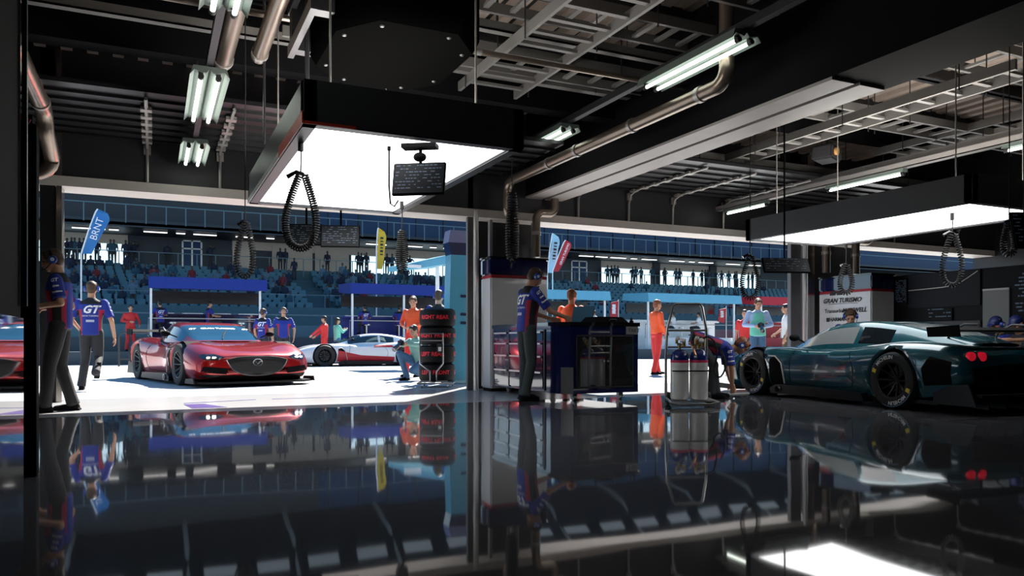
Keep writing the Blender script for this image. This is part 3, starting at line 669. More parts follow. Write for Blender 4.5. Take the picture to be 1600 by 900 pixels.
def monitor(label, px, Z, y0, y1, wpx, tilt, rz, zhang, rows=8, hook=False):
    p = W(px, Z); s = Z/F; w = wpx*s; h = (y1-y0)*s; zc = hz((y0+y1)/2, Z); zhang = hangz(p) if not hook else BZ+.02
    o = empty('hanging_monitor', (p.x, p.y, zc), rz, label, 'monitor'); rot = Matrix.Rotation(R(tilt), 3, 'X')
    m = MB(); m.box((0, 0, 0), (w, .03, h), rot, bev=.006); m.box(rot @ V((0, .03, 0)), (w*.5, .05, h*.6), rot); m.build('casing', black, o)
    m = MB(); m.box(rot @ V((0, -.017, 0)), (w*.95, .004, h*.92), rot); sc = m.build('screen', scrm, o)
    m = MB(); random.seed(int(px))
    for i in range(rows):
        zz = h*.4-h*.8*i/rows; x = -w*.44
        while x < w*.4:
            l = random.uniform(.02, .09)*w
            if random.random() < .6: m.box(rot @ V((x+l/2, -.0195, zz)), (l, .001, h*.025), rot)
            x += l+.02*w
    m.build('timing_text', dimw, sc)
    m = MB(); m.cyl((0, .04, h*.3), (0, .04, zhang-zc), .012, n=8); m.build('hanger', black, o)
    if hook:
        m = MB(); m.tube([(-.05, .04, h*.5+.12), (-.05, .04, zhang-zc-.03), (.05, .04, zhang-zc-.03), (.05, .04, h*.5+.12)], .005, 6); m.ell((0, .02, h*.5+.04), (.05, .04, .035)); m.b2((-.13, -.03, zhang-zc-.03), (.13, .08, zhang-zc)); m.build('camera_mount', black, o)
    return o
monitor('tilted flat monitor hanging below the bright panel of the left light box', 655, 5.6, 253, 307, 84, -14, -YAW-.15, BZ, hook=True)
monitor('wide black timing monitor hanging in the left garage opening', 532, 8.6, 352, 387, 60, -8, -YAW+.1, 3.4)
monitor('dark timing monitor partly behind the large coiled hose', 478, 8.8, 350, 384, 52, -8, -YAW+.1, 3.4)
monitor('long dark double monitor hanging left of the sponsor locker', 1228, 9.6, 402, 428, 76, -25, -YAW+.1, 3.3, 5)
monitor('dark monitor at the right edge below the light box', 1606, 6.6, 330, 390, 50, -14, -YAW, BZ)
o = empty('hanging_cable', W(608, 5.6, 0), 0, 'thin black cable dropping left of the tilted monitor', 'cable'); 
m = MB(); m.tube([(0, 0, BZ), (0, 0, hz(290, 5.6)), (.01, .0, hz(318, 5.6)), (.04, 0, hz(322, 5.6)), (.07, 0, hz(312, 5.6))], .007, 6); m.build('cable_run', rubber, o)
m = MB(); m.cyl((0, 0, BZ), (0, 0, BZ-.03), .014, n=8); m.build('gland', black, o)
# hanging rods and thin wires from the ceiling
for i, (px, Z, y0, y1, lab) in enumerate(((413, 7.2, 70, 225, 'thin steel rod hanging left of the light box corner'), (480, 6.4, 0, 200, 'thick dark cable dropping onto the light box corner'), (308, 8.2, 30, 120, 'thin wire above the middle light of the left row'))):
    p = W(px, Z); m = MB(); m.cyl((0, 0, 0), (0, 0, 4.5-hz(y1, Z)), .012 if i != 1 else .02, n=6); o = m.build('hanging_rod', darkm); o.location = (p.x, p.y, hz(y1, Z)); tag(o, lab, 'rod')

# ================================================================== LEFT FOREGROUND CABINETS
o = empty('tall_equipment_rack', (-.75, 2.3, 0), 0, 'tall black glossy equipment rack filling the left edge of the picture', 'rack')
m = MB(); m.b2((-.3, -.9, .02), (.35, .68, 2.05), bev=.01); m.build('body', black, o)
m = MB(); m.b2((.35, -.9, .06), (.36, .66, .86)); m.build('glossy_door', glassd, o)
m = MB(); m.b2((.355, .655, .9), (.37, .675, 2.0)); m.build('edge_strip', mat('edge_teal', (.12, .20, .20), .3), o)
m = MB()
for y in (-.7, .5):
    for x in (-.2, .25): m.cyl((x, y, 0), (x, y, .03), .03, n=10)
m.build('foot', rubber, o)
o = empty('dark_locker', (-1.0, 5.3, 0), 0, 'dark upright locker with a post, between the glossy rack and the man at left', 'locker')
m = MB(); m.b2((-.55, -.1, .03), (.26, .25, 1.55), bev=.01); m.build('body', wallk, o)
m = MB(); m.b2((.26, -.12, 0), (.38, 0, 2.05), bev=.005); m.build('post', black, o)
m = MB(); m.b2((.22, -.16, 1.2), (.37, -.1, 1.98), bev=.01); m.build('door_panel', blackg, o)
m = MB()
for k in range(5): m.box((.24+.025*k, -.165, 2.07-.0*k+.03-.012*k), (.03, .02, .03), Matrix.Rotation(.5, 3, 'Y'))
m.build('red_tape', redm, o)
m = MB(); m.b2((.28, -.11, 2.04), (.36, -.0, 2.10)); m.build('post_cap', black, o)

# ================================================================== WORKBENCH
bx0, bx1, by0, by1, bh = 4.84, 6.02, 8.75, 11.0, 1.05
o = empty('workbench', (bx0, by0, 0), 0, 'large navy glossy workbench with dark glass doors and drawer fronts', 'workbench'); BW = bx1-bx0; BL = by1-by0
m = MB(); m.prism([(.12, 0), (BW, 0), (BW, BL), (0, BL), (0, .12)], 'z', .10, bh-.05); body = m.build('carcass', navy, o)
m = MB(); m.prism([(.10, -.02), (BW+.02, -.02), (BW+.02, BL+.01), (-.02, BL+.01), (-.02, .10)], 'z', bh-.05, bh); m.build('worktop', blackg, o)
m = MB(); 
for a, b_ in (((.2, -.012, .17), (BW-.08, 0, .19)), ((.2, -.012, .86), (BW-.08, 0, .88)), ((.2, -.012, .17), (.215, 0, .88)), ((BW-.095, -.012, .17), (BW-.08, 0, .88))): m.b2(a, b_)
m.build('door_frame', darkm, o)
for i in range(2):
    x0 = .22+i*(BW-.31)/2; x1 = x0+(BW-.31)/2-.005; m = MB(); m.b2((x0, -.010, .195), (x1, -.002, .855)); d = m.build('glass_door', mat('glass_door_smoke', (.02, .02, .022), .04, coat=1, ior=1.8), o)
    xk = x1-.03 if i == 0 else x0+.03; m = MB(); m.cyl((xk, -.01, .53), (xk, -.03, .53), .012, n=12); m.build('knob', steel, d)
m = MB(); m.b2((BW-.2, -.013, .89), (BW-.01, -.005, .995)); m.build('badge_plate', grey, o)
place_text('badge_lettering', 'TAKT', .075, (BW-.08, -.016, .94), (1, 0, 0), (0, 0, 1), letk, o)
m = MB(); m.prism([(.10, -.005), (.14, -.035), (.02, .075), (.0, .05)], 'z', .10, .45); m.build('corner_guard', steel, o)
for x, y in ((.25, .15), (BW-.2, .15), (.2, BL-.15), (BW-.2, BL-.15)):
    m = MB(); m.cyl((x-.02, y, .05), (x+.02, y, .05), .05, n=16); m.b2((x-.035, y-.03, .05), (x+.035, y+.03, .11)); m.build('caster', steel, o)
# drawers on the left face (towards -X)
cols = [(.55, 1.05), (1.10, 1.62), (1.67, 2.18)]; rowz = [(.80, .94), (.62, .78), (.40, .60), (.14, .38)]
for (ya, yb) in cols:
    for (za, zb) in rowz:
        m = MB(); m.b2((-.012, ya, za), (0, yb, zb), bev=.003); d = m.build('drawer', navy, o)
        m = MB(); m.b2((-.035, ya+.03, zb-.03), (-.012, yb-.03, zb-.008)); m.build('handle', steel, d)
for y in (.5, 1.075, 1.645, 2.2): m = MB(); m.b2((-.016, y-.012, .12), (.0, y+.012, .96)); m.build('stile', darkm, o)
# things on the bench
p = W(890, 10.9); o = empty('laptop', (5.55, 9.6, bh), R(-60), 'open laptop with its bluish lid on the workbench', 'laptop')
m = MB(); m.box((0, 0, .012), (.36, .25, .02), bev=.004); m.build('base', darkm, o)
m = MB(); m.box((0, .17, .14), (.36, .012, .26), Matrix.Rotation(R(-20), 3, 'X'), bev=.004); l_ = m.build('lid', mat('laptop_lid', (.08, .22, .34), .3), o)
m = MB(); m.box((0, 0, .023), (.30, .10, .003)); m.build('keyboard', black, o)
o = empty('equipment_case', (5.72, 9.15, bh), R(5), 'low black equipment case with sloping ends on top of the workbench', 'case')
m = MB(); m.loft([[V((-.28, -.2, 0)), V((.30, -.2, 0)), V((.30, .2, 0)), V((-.28, .2, 0))], [V((-.2, -.16, .085)), V((.20, -.16, .085)), V((.20, .16, .085)), V((-.2, .16, .085))]], smooth=False); m.build('shell', black, o)
m = MB(); m.tube([(-.06, -.205, .03), (-.05, -.225, .05), (.05, -.225, .05), (.06, -.205, .03)], .006, 6); m.build('handle', darkm, o)
o = empty('small_joystick', (5.98, 8.85, bh), 0, 'tiny black knob topped device at the right front corner of the workbench', 'device')
m = MB(); m.cyl((0, 0, 0), (0, 0, .03), .03); m.build('base', black, o); m = MB(); m.ell((0, 0, .05), (.022, .022, .025)); m.build('knob', darkm, o)
o = empty('paper_sheet', (5.05, 9.45, bh), .3, 'sheet of white paper under the working man\'s hand', 'paper'); m = MB(); m.b2((-.12, -.09, 0), (.12, .09, .003)); m.build('sheet', white, o); m = MB(); m.b2((-.09, -.06, .003), (.06, .05, .004)); m.build('printing', grey, o)

# ================================================================== LOCKERS with navy top, red stripe
lockw = mat('locker_white', (.62, .62, .64), .22, coat=.4, var=.05)
def locker(x0, x1, y0, y1, h, label):
    o = empty('sponsor_locker', (x0, y0, 0), 0, label, 'locker'); w, d = x1-x0, y1-y0
    def shape(a, b_, e): 
        m = MB(); m.b2((-e, -e, a), (w+e, d+e, b_), bev=.02); return m
    shape(.05, h-.30, 0).build('body', lockw, o); shape(h-.31, h-.26, .004).build('red_stripe', redm, o); shape(h-.26, h, .006).build('navy_top', navy, o)
    m = MB(); m.b2((-.02, -.02, h), (w+.02, d+.02, h+.03), bev=.01); m.build('lid', blackg, o)
    m = MB(); m.b2((.03, .03, 0), (w-.03, d-.03, .06)); m.build('plinth', black, o); return o
locker(XY(768, 11.05), XY(768, 11.05)+1.02, 11.08, 11.48, 2.12, 'pale tall locker with navy top and red stripe behind the workbench')
lx = 12.2
lk = locker(lx, pw-.02, 10.1, 11.35, 2.06, 'pale sponsor locker with navy top and printed logos beside the far pillar')
def side_text(txt, size, y, z, sh=0., bold=0.): place_text('sponsor_lettering', txt, size, (-.006, y, z), (0, -1, 0), (0, 0, 1), letk, lk, sh, .0006, bold)
side_text('GRAN TURISMO', .125, .68, 1.60, .3, .003)
side_text('Transurban', .11, .84, 1.40, 0, .001); side_text('MAXWELL', .12, .38, 1.40, .25, .003)
side_text('HARMAN', .10, .76, 1.23, 0, .003); side_text('UNI', .08, .42, 1.23)
side_text('WP', .1, .88, 1.04, .4); side_text('XTI', .08, .6, 1.04)
m = MB(); m.prism([(.66, 1.71), (.80, 1.71), (.78, 1.79), (.64, 1.79)], 'x', -.008, -.004); m.prism([(.83, 1.71), (.97, 1.71), (.95, 1.79), (.81, 1.79)], 'x', -.008, -.004)
m.b2((-.008, .98, 1.19), (-.004, 1.05, 1.27)); m.b2((-.008, .30, 1.535), (-.004, 1.0, 1.542)); m.build('sponsor_emblem', letk, lk)

# boards on the right partition (face towards -X)
def wallboard(name, y0, y1, z0, z1, label, cat, mm=scrm):
    o = empty(name, (pw, (y0+y1)/2, (z0+z1)/2), 0, label, cat); a, h = (y1-y0)/2, (z1-z0)/2
    m = MB(); m.b2((-.03, -a, -h), (0, a, h), bev=.005); m.build('panel', mm, o); return o, a, h
def scribble(o, a, h, rows, seed, mm=dimw, x=-.033, size=.35):
    random.seed(seed); m = MB()
    for i in range(rows):
        z = h*.9-2*h*.9*i/rows; y = -a*.9
        while y < a*.85:
            l = random.uniform(.03, .10)*a*2
            if random.random() < .65: m.b2((x, y, z-h*size/rows), (x+.002, y+l, z+h*size/rows))
            y += l+.03*a
    return m.build('timing_text', mm, o)
dullk = mat('board_black', (.004, .004, .006), .5, ior=1.25)
o, a, h = wallboard('timing_board', 9.83, 10.08, 1.5, 1.97, 'narrow black timing board with tiny white columns beside the sponsor locker', 'board', dullk); scribble(o, a, h, 14, 3)
o, a, h = wallboard('timing_screen', 8.93, 9.42, 1.17, 1.39, 'low black result screen with two rows of text on the right partition', 'screen', dullk); scribble(o, a, h, 3, 5, size=.25)
o, a, h = wallboard('wall_map_board', 8.42, 9.8, 1.42, 2.04, 'dark navy wall board with a pale curving line rising to the right', 'board', mat('board_navy', (.008, .009, .016), .5, ior=1.3))
m = MB(); m.tube([(-.04, a*.98, .02), (-.04, 0, .04), (-.04, -a*.3, .06), (-.04, -a*.5, .10), (-.04, -a*.7, .18), (-.04, -a*.95, .28)], .010, 6); m.build('curved_line', galv, o)
o, a, h = wallboard('wall_panel', 8.42, 9.8, .9, 1.16, 'low grey panel below the result screen on the right partition', 'panel', mat('grey_board2', (.05, .05, .052), .5)); m = MB(); m.b2((-.034, -a, h-.02), (-.028, a, h)); m.build('edge_trim', darkm, o)
o, a, h = wallboard('timing_screen', 6.9, 7.85, 1.2, 2.0, 'large dim screen with dotted text at the far right of the partition', 'screen', dullk); scribble(o, a, h, 12, 9)
o, a, h = wallboard('grey_panel', 7.93, 8.38, 1.0, 1.69, 'plain grey panel on the right partition above the rear wing', 'panel', mat('grey_board', (.22, .23, .23), .5)); m = MB(); m.b2((-.034, -a, h-.03), (-.028, a, h)); m.build('edge_trim', galv, o)

# ================================================================== GAS BOTTLE TROLLEY
tp = W(1075, 9.45); o = empty('bottle_trolley', (tp.x, tp.y, 0), -YAW+.08, 'chrome hand trolley with a tall handle loop carrying two gas bottles', 'trolley')
m = MB(); m.tube([(-.25, .1, .08), (-.25, .1, .6), (-.23, .12, .95), (-.15, .14, 1.22), (-.12, .14, 1.26), (.20, .14, 1.26), (.23, .14, 1.22), (.27, .12, .95), (.27, .1, .6), (.27, .1, .08)], .018, 10); m.build('frame', steel, o)
m = MB(); m.tube([(-.25, .1, .08), (-.27, -.1, .07), (-.29, -.24, .05), (-.2, -.27, .03), (.2, -.27, .03), (.31, -.24, .05), (.27, -.1, .07), (.27, .1, .08)], .016, 8); m.b2((-.25, -.17, .055), (.27, .1, .07)); m.build('base_frame', steel, o)
for z in (.62, .72, .93): m = MB(); m.cyl((-.24, .115, z), (.26, .115, z), .013, n=8); m.build('crossbar', steel, o)
for x, px_ in ((-.21, 0), (.30, 1)):
    m = MB(); m.lathe([(.03, -.02), (.075, -.022), (.08, 0), (.075, .022), (.03, .02)], 'x', 20, (x, .14, .08)); w_ = m.build('wheel', rubber, o)
    m = MB(); m.cyl((x-.025, .14, .08), (x+.025, .14, .08), .03, n=12); m.build('hub', redm, w_)
for i, x in enumerate((-.115, .125)):
    g = empty('gas_bottle', V((tp.x, tp.y, 0))+Matrix.Rotation(-YAW+.08, 3, 'Z') @ V((x, -.03, .072)), -YAW, ['silver gas bottle with navy dome, left one on the chrome trolley', 'silver gas bottle with navy dome, right one on the chrome trolley'][i], 'gas bottle')
    m = MB(); m.lathe([(0, 0), (.09, 0), (.108, .015), (.112, .04), (.112, .42), (.112, .46)], n=28); m.build('cylinder_body', mat('bottle_silver', (.92, .91, .89), .3, metal=.2, scale=8), g)
    m = MB(); m.lathe([(.1125, .40), (.113, .405), (.113, .455), (.1125, .46)], n=28); m.build('white_band', white, g)
    m = MB(); m.lathe([(.1125, .46), (.114, .465), (.114, .485), (.112, .49)], n=28); m.build('red_band', mat('band_pink', (.75, .03, .12), .4), g)
    m = MB(); m.lathe([(.112, .49), (.11, .53), (.095, .58), (.07, .61), (.035, .625), (0, .63)], n=28); m.build('dome', mat('dome_navy', (.01, .03, .20), .2, coat=.5), g)
    m = MB(); m.cyl((0, 0, .62), (0, 0, .70), .018); m.cyl((-.03, 0, .68), (.05, -.02, .68), .012, n=8); m.cyl((.05, -.02, .66), (.05, -.02, .75), .022, n=12); m.cyl((-.04, -.02, .69), (-.04, -.02, .76), .018, n=10); m.build('valve', mat('brass', (.60, .42, .15), .3, metal=.9), g)
    m = MB(); m.cyl((.02, -.05, .72), (.02, -.07, .74), .03, n=16); m.cyl((-.03, -.04, .75), (-.03, -.06, .77), .026, n=16); m.build('gauge', white, g)
m = MB(); m.tube([(-.24, -.14, .43), (-.12, -.147, .43), (.12, -.147, .43), (.25, -.14, .43), (.27, 0, .43), (.27, .1, .43)], .008, 6); m.build('strap', black, o)
hp = [V((.13, -.03, .78)), V((.22, -.06, .85)), V((.32, -.05, .78)), V((.36, -.02, .6)), V((.33, .0, .42)), V((.42, .02, .35)), V((.5, .05, .5)), V((.45, .08, .68))]
m = MB(); m.tube([V(p) for p in spl([tuple(p) for p in hp], 6)], .012, 8); m.build('hose', rubber, o)
m = MB(); m.tube([V(p) for p in spl([(.0, -.05, .78), (.03, -.12, .7), (.05, -.16, .62), (.02, -.14, .7), (.1, -.1, .8)], 6)], .008, 8); m.build('copper_line', mat('copper', (.6, .3, .15), .3, metal=.9), o)

# ================================================================== TYRE STACK
sp = W(683, 13.4); sz = .05
o = empty('tyre_trolley', (sp.x, sp.y, 0), -YAW, 'thin silver tube trolley frame in front of the stack of covered tyres', 'trolley')
m = MB(); m.tube([(-.24, -.40, .12), (-.08, -.40, .12), (-.08, -.40, .28), (-.25, -.42, .42), (-.25, -.42, .93), (.14, -.42, .93), (.14, -.42, .42), (.03, -.40, .28), (.03, -.40, .12), (.22, -.4, .12)], .014, 8); m.b2((-.25, -.43, .80), (.14, -.41, .82)); m.build('handle_frame', steel, o)
m = MB(); m.tube([(-.3, -.38, .08), (.3, -.38, .08), (.3, .3, .08), (-.3, .3, .08)], .016, 8, closed=True); m.b2((-.3, -.05, .085), (.3, .0, .1)); m.build('base_frame', steel, o)
for x, y in ((-.22, -.38), (.22, -.38), (-.25, .28), (.25, .28)): m = MB(); m.cyl((x-.012, y, .035), (x+.012, y, .035), .035, n=12); m.cyl((x, y, .06), (x, y, .09), .01, n=6); m.build('caster', steel, o)
m = MB(); m.b2((.04, -.44, .60), (.14, -.425, .76)); tg = m.build('tag_holder', darkm, o); m = MB(); m.b2((.065, -.445, .63), (.115, -.44, .70)); m.build('tag_card', white, tg)
names = ['LEFT FRONT', 'LEFT REAR', 'RIGHT FRONT', 'RIGHT REAR']
where = ['lowest of the stack', 'second from the bottom of the stack', 'third from the bottom of the stack', 'topmost of the stack']
for i, nm in enumerate(names):
    t_ = empty('covered_tyre', (sp.x+random.uniform(-.012, .012), sp.y, .10+.318*i), -YAW+[.10, -.12, .05, .0][i], 'black wrapped racing tyre with red lettering, '+where[i], 'tyre', 'wrapped tyres on the trolley')
    m = MB(); m.lathe([(.12, .01), (.26, 0), (.305, .03), (.315, .08), (.315, .235), (.305, .285), (.26, .315), (.12, .30)], n=40); cv = m.build('cover', mat('tyre_cover', (.007, .007, .008), .6, ior=1.3), t_)
    tr = bvh_of(cv.data)
    for off_ in (-.1, 2.05, -2.2):
        bm = text_bm(nm, .095, 0, 0, 2, bold=.003)
        for v in bm.verts:
            an = v.co.x/.318+off_; zz = .16+v.co.y; v.co = V((.3185*sin(an), -.3185*cos(an), zz))
        me = bpy.data.meshes.new('l'); bm.to_mesh(me); bm.free(); meshobj('lettering', me, letr, t_)

# ================================================================== CARS
carbon = mat('carbon_black', (.010, .010, .011), .4, ior=1.3)
def lerp(a, b_, t): return a+(b_-a)*t
BODY = spl([ # y, half width, z centre, z fender, z bottom
 (2.34, .50, .44, .40, .20), (2.31, .76, .50, .47, .16), (2.22, .90, .54, .53, .13), (2.02, .97, .585, .60, .12), (1.75, .995, .635, .675, .12), (1.35, 1.01, .685, .725, .12), (.95, .99, .72, .735, .12),
 (.6, .955, .76, .72, .12), (.1, .94, .79, .72, .12), (-.4, .95, .80, .735, .12), (-.85, .985, .80, .775, .12), (-1.3, 1.02, .79, .81, .13), (-1.7, 1.0, .775, .80, .16), (-2.02, .96, .755, .76, .22), (-2.2, .92, .73, .72, .30), (-2.27, .84, .66, .64, .36)], 5)
def ring(y, w, zc, zf, zb):
    H = zf-zb; wi = w*.90
    half = [(0, zc), (w*.25, zc+.003), (w*.45, lerp(zc, zf, .30)), (w*.60, lerp(zc, zf, .75)), (w*.74, zf), (w*.87, zf-.025), (w*.955, zf-.09), (w*.995, zf-.18), (w, zf-.28 if zf-.28 > zb+.1 else zb+.1), (w*.985, zb+H*.32), (w*.95, zb+H*.14), (w*.90, zb), (w*.45, zb), (0, zb)]
    # waist the doors behind the front wheel
    k = max(0, 1-abs((y-.15)/.75)) if abs(y-.15) < .75 else 0
    half = [(x*(1-.045*k) if 6 < i < 12 else x, z) for i, (x, z) in enumerate(half)]
    R_ = [V((x, y, z)) for x, z in half]; L_ = [V((-x, y, z)) for x, z in half[1:-1]][::-1]
    return R_+L_
CAB = spl([(1.0, .70, .50, .735), (.72, .745, .53, .83), (.42, .77, .545, .95), (.12, .775, .545, 1.045), (-.2, .77, .535, 1.085), (-.55, .75, .515, 1.085), (-.95, .70, .47, 1.03), (-1.35, .60, .40, .94), (-1.7, .50, .32, .85), (-1.95, .40, .25, .79)], 5)
def cring(y, wb, wt, zt):
    zb = .66; sh = min(zt-.012, zb+max(.02, (zt-zb)*.80))
    half = [(wb, zb), (lerp(wb, wt+.055, .33), lerp(zb, sh, .36)), (lerp(wb, wt+.055, .66), lerp(zb, sh, .68)), (wt+.055, sh), (wt+.02, lerp(sh, zt, .55)), (wt-.05, lerp(sh, zt, .84)), (wt*.6, zt-.008*(zt > .8)), (wt*.3, zt-.002), (0, zt)]
    return [V((x, y, z)) for x, z in half]+[V((-x, y, z)) for x, z in half[:-1]][::-1]
WY_F, WY_R, TR = 1.38, -1.32, .345
def make_wheel(parent, x, y, side, rimcol, lettering, name='wheel'):
    s = side; w = empty(name, (x, y, TR)); w.parent = parent
    m = MB(); m.lathe([(.215, -.13), (.225, -.145), (.29, -.15), (.325, -.14), (.343, -.11), (.345, -.06), (.345, .06), (.343, .11), (.325, .14), (.29, .15), (.225, .145), (.215, .13), (.215, -.13)], 'x', 40); m.build('tyre', rubber, w)
    m = MB(); m.lathe([(.218, .14*s), (.208, .135*s), (.20, .08*s), (.195, -.1*s), (.215, -.13*s), (.219, .1*s)], 'x', 40); m.lathe([(0, .055*s), (.045, .06*s), (.05, .02*s), (0, .02*s)], 'x', 20)
    for k in range(10):
        a = 2*pi*k/10; m.tube([(s*.055, .035*cos(a), .035*sin(a)), (s*.075, .12*cos(a+.03), .12*sin(a+.03)), (s*.125, .205*cos(a), .205*sin(a))], [.018, .014, .012], 6)
    m.build('rim', rimcol, w)
    m = MB(); m.cyl((s*.0, 0, 0), (s*.02, 0, 0), .165, n=28); m.build('brake_disc', darkm, w)
    if lettering:
        for base in (112, 292):
            bm = text_bm('MICHELIN', .062, 0, 0, 1, bold=.0015)
            for v in bm.verts:
                rr = .276+v.co.y; ang = R(base)-v.co.x/.276; v.co = V((s*.1535, s*rr*cos(ang), rr*sin(ang)))
            me = bpy.data.meshes.new('l'); bm.to_mesh(me); bm.free(); meshobj('lettering', me, letw, w)
            m = MB(); A = R(base)+.78
            for _ in (0,):
                m.loft([[V((s*.1533, s*r_*cos(A+a_), r_*sin(A+a_))) for r_ in (.248, .305)] for a_ in (-.09, 0, .09)], cap=False, closed=False)
            m.build('yellow_mark', lety, w)
            m = MB(); m.loft([[V((s*.1528, s*r_*cos(R(base)+a_), r_*sin(R(base)+a_))) for r_ in (.314, .319)] for a_ in [i*.1-.8 for i in range(17)]], cap=False, closed=False); m.build('blue_line', letb, w)
    return w
def make_car(name, label, paint, glassm, rimcol, lettering, banner_txt=False, wing=True, roofm=None, side2=None):
    car = empty(name, (0, 0, 0), 0, label, 'car')
    m = MB(); m.loft([ring(*s) for s in BODY]); bo = m.build('body', paint, car)
    # wheel arches
    m = MB()
    for y in (WY_F, WY_R):
        for s in (-1, 1): m.cyl((s*.66, y, TR), (s*1.3, y, TR), .385, n=36)
    cut = m.build('cut', black); md = bo.modifiers.new('b', 'BOOLEAN'); md.operation = 'DIFFERENCE'; md.object = cut; md.solver = 'EXACT'
    me = evalmesh(bo); bo.modifiers.clear(); old = bo.data; bo.data = me; bpy.data.objects.remove(cut)
    tree = bvh_of(old)
    for y in (WY_F, WY_R):
        for s in (-1, 1): m = MB(); m.lathe([(0, s*.664), (.384, s*.66), (.384, s*.90)], 'x', 32, (0, y, TR)); m.build('wheel_arch_liner', black, car)
    # cabin
    rr = [cring(*s) for s in CAB]; P = {k: MB() for k in ('roof', 'windshield', 'side_window', 'side_window3', 'side_window2', 'side_window4', 'rear_window')}
    for q in P.values(): q.sm = True
    for i in range(len(rr)-1):
        y = (rr[i][0].y+rr[i+1][0].y)/2
        for j in range(16):
            jj = min(j, 15-j); key = 'roof'
            if jj >= 3 and .17 < y < .98 and (jj >= 4 or y < .9): key = 'windshield'
            elif jj in (1, 2) and -.42 < y < .62: key = 'side_window'
            elif jj in (1, 2) and -.95 < y < -.47: key = 'side_window2'
            elif jj >= 5 and -1.6 < y < -.85: key = 'rear_window'
            if j > 7 and key.startswith('side'): key = {'side_window': 'side_window3', 'side_window2': 'side_window4'}[key]
            P[key]._new([rr[i][j], rr[i][j+1], rr[i+1][j+1], rr[i+1][j]], [(0, 1, 2, 3)])
    gm = {'roof': roofm or paint, 'windshield': glassm, 'side_window': glassm, 'side_window3': glassm, 'side_window2': glassd, 'side_window4': glassd, 'rear_window': mat('rear_glass_pale', (.30, .34, .35), .08, coat=1)}
    parts = {}
    for k, q in P.items(): parts[k] = q.build(k.rstrip('234'), gm[k], car, auto=False)
    ct = MB(); ct.loft(rr, cap=False, closed=False); ctm = bpy.data.meshes.new('x'); ct.bm.to_mesh(ctm); ct.bm.free(); ctree = bvh_of(ctm)
    def D(nm, poly, org, right, up, mm, tr=tree, off=.004, cuts=5): return decal(nm, grid_poly(poly, cuts), tr, org, right, up, mm, car, off)
    # front (seen from +Y looking -Y: right = -x)
    fr, up = (-1, 0, 0), (0, 0, 1)
    g = [(-.50, .43), (-.30, .475), (0, .485), (.30, .475), (.50, .43), (.40, .27), (.22, .19), (0, .17), (-.22, .19), (-.40, .27)]
    D('grille', g, (0, 2.4, 0), fr, up, mat('grille_black', (.004, .004, .005), .4), off=.006)
    def outline(pts, close=True):
        pp = [V(p) for p in spl([(x, z, 0) for x, z in (pts+[pts[0]] if close else pts)], 5)]; o_ = []
        for p in pp:
            h = tree.ray_cast(V((-p.x, 3.4, p.y)), V((0, -1, 0))); 
            if h[0] is not None: o_.append(h[0]+V((0, .008, 0)))
        return o_
    m = MB(); m.tube(outline(g[4:]+g[:1], False), .008, 6); m.tube([p+V((0, 0, 0)) for p in outline(g[:5], False)], .004, 6); m.build('grille_trim', steel, car)
    m = MB()
    for zz in (.24, .29, .34, .39): 
        o_ = outline([(-.36-.0, zz), (0, zz-.005), (.36, zz)], False); m.tube(o_, .003, 4)
    m.build('grille_mesh', darkm, car)
    em = outline([(.075*cos(a), .385+.055*sin(a)) for a in [2*pi*k/14 for k in range(14)]]); m = MB(); m.tube(em, .006, 6); m.tube(outline([(-.07, .40), (-.03, .395), (0, .36), (.03, .395), (.07, .40)], False), .005, 6); m.build('emblem', steel, car)
    for s in (-1, 1):
        hl = [(s*.52, .47), (s*.66, .525), (s*.84, .52), (s*.88, .47), (s*.80, .425), (s*.62, .43)]
        if s < 0: hl = hl[::-1]
        hb = D('headlight', hl, (0, 2.4, 0), fr, up, mat('headlight_dark', (.02, .02, .025), .05, coat=1), off=.005)
        m = MB(); 
        for dx in (.68, .76):
            h = tree.ray_cast(V((-s*dx, 3.4, .467)), V((0, -1, 0)))
            if h[0] is not None: m.ell(h[0]+V((0, .005, 0)), (.035, .012, .016), nu=10, nv=6)
        m.build('lamp', mat('headlamp_glow', (1, 1, 1), .2, emit=9, var=0), hb)
        D('lower_valance', [(s*.02, .135), (s*.86, .15), (s*.90, .20), (s*.45, .185), (s*.02, .165)][::(1 if s > 0 else -1)], (0, 2.4, 0), fr, up, carbon, off=.008)
        D('intake', [(s*.50, .30), (s*.84, .33), (s*.88, .24), (s*.50, .20)][::(1 if s > 0 else -1)], (0, 2.4, 0), fr, up, black, off=.004)
        # hood vents
        D('hood_vent', [(s*.30, 1.15), (s*.42, 1.2), (s*.46, .98), (s*.36, .95)][::(1 if s > 0 else -1)], (0, 0, 0), (1, 0, 0), (0, 1, 0), black)
    m = MB(); m.prism([(-1.0, 1.9), (-.98, 2.25), (-.75, 2.46), (0, 2.5), (.75, 2.46), (.98, 2.25), (1.0, 1.9), (.9, 1.8), (-.9, 1.8)], 'z', .055, .085)
    for s in (-1, 1): m.prism([(1.85, .06), (2.32, .06), (2.28, .14), (1.9, .13)], 'x', s*.99-.01, s*.99+.01)
    m.b2((-.9, -1.9, .085), (.9, 1.95, .13)); m.build('splitter', carbon, car)
    for s in (-1, 1):
        m = MB(); m.prism([(-.90, .055), (.93, .055), (.93, .13), (.80, .19), (-.85, .16)], 'x', s*.84, s*1.0); m.build('side_skirt', carbon, car)
        rt, = ((0, s, 0),); 
        D('side_vent', [(s*.70, .18), (s*.98, .16), (s*.96, .56), (s*.84, .60), (s*.74, .50)][::(1 if s > 0 else -1)], (s*1.2, 0, 0), (0, s, 0), up, black)
        # vent edge, exhaust ring
        m = MB(); m.tube([(s*.985, .98, .60), (s*.985, .84, .60), (s*.975, .72, .50), (s*.955, .66, .2)], .010, 6); m.build('vent_lip', galv, car)
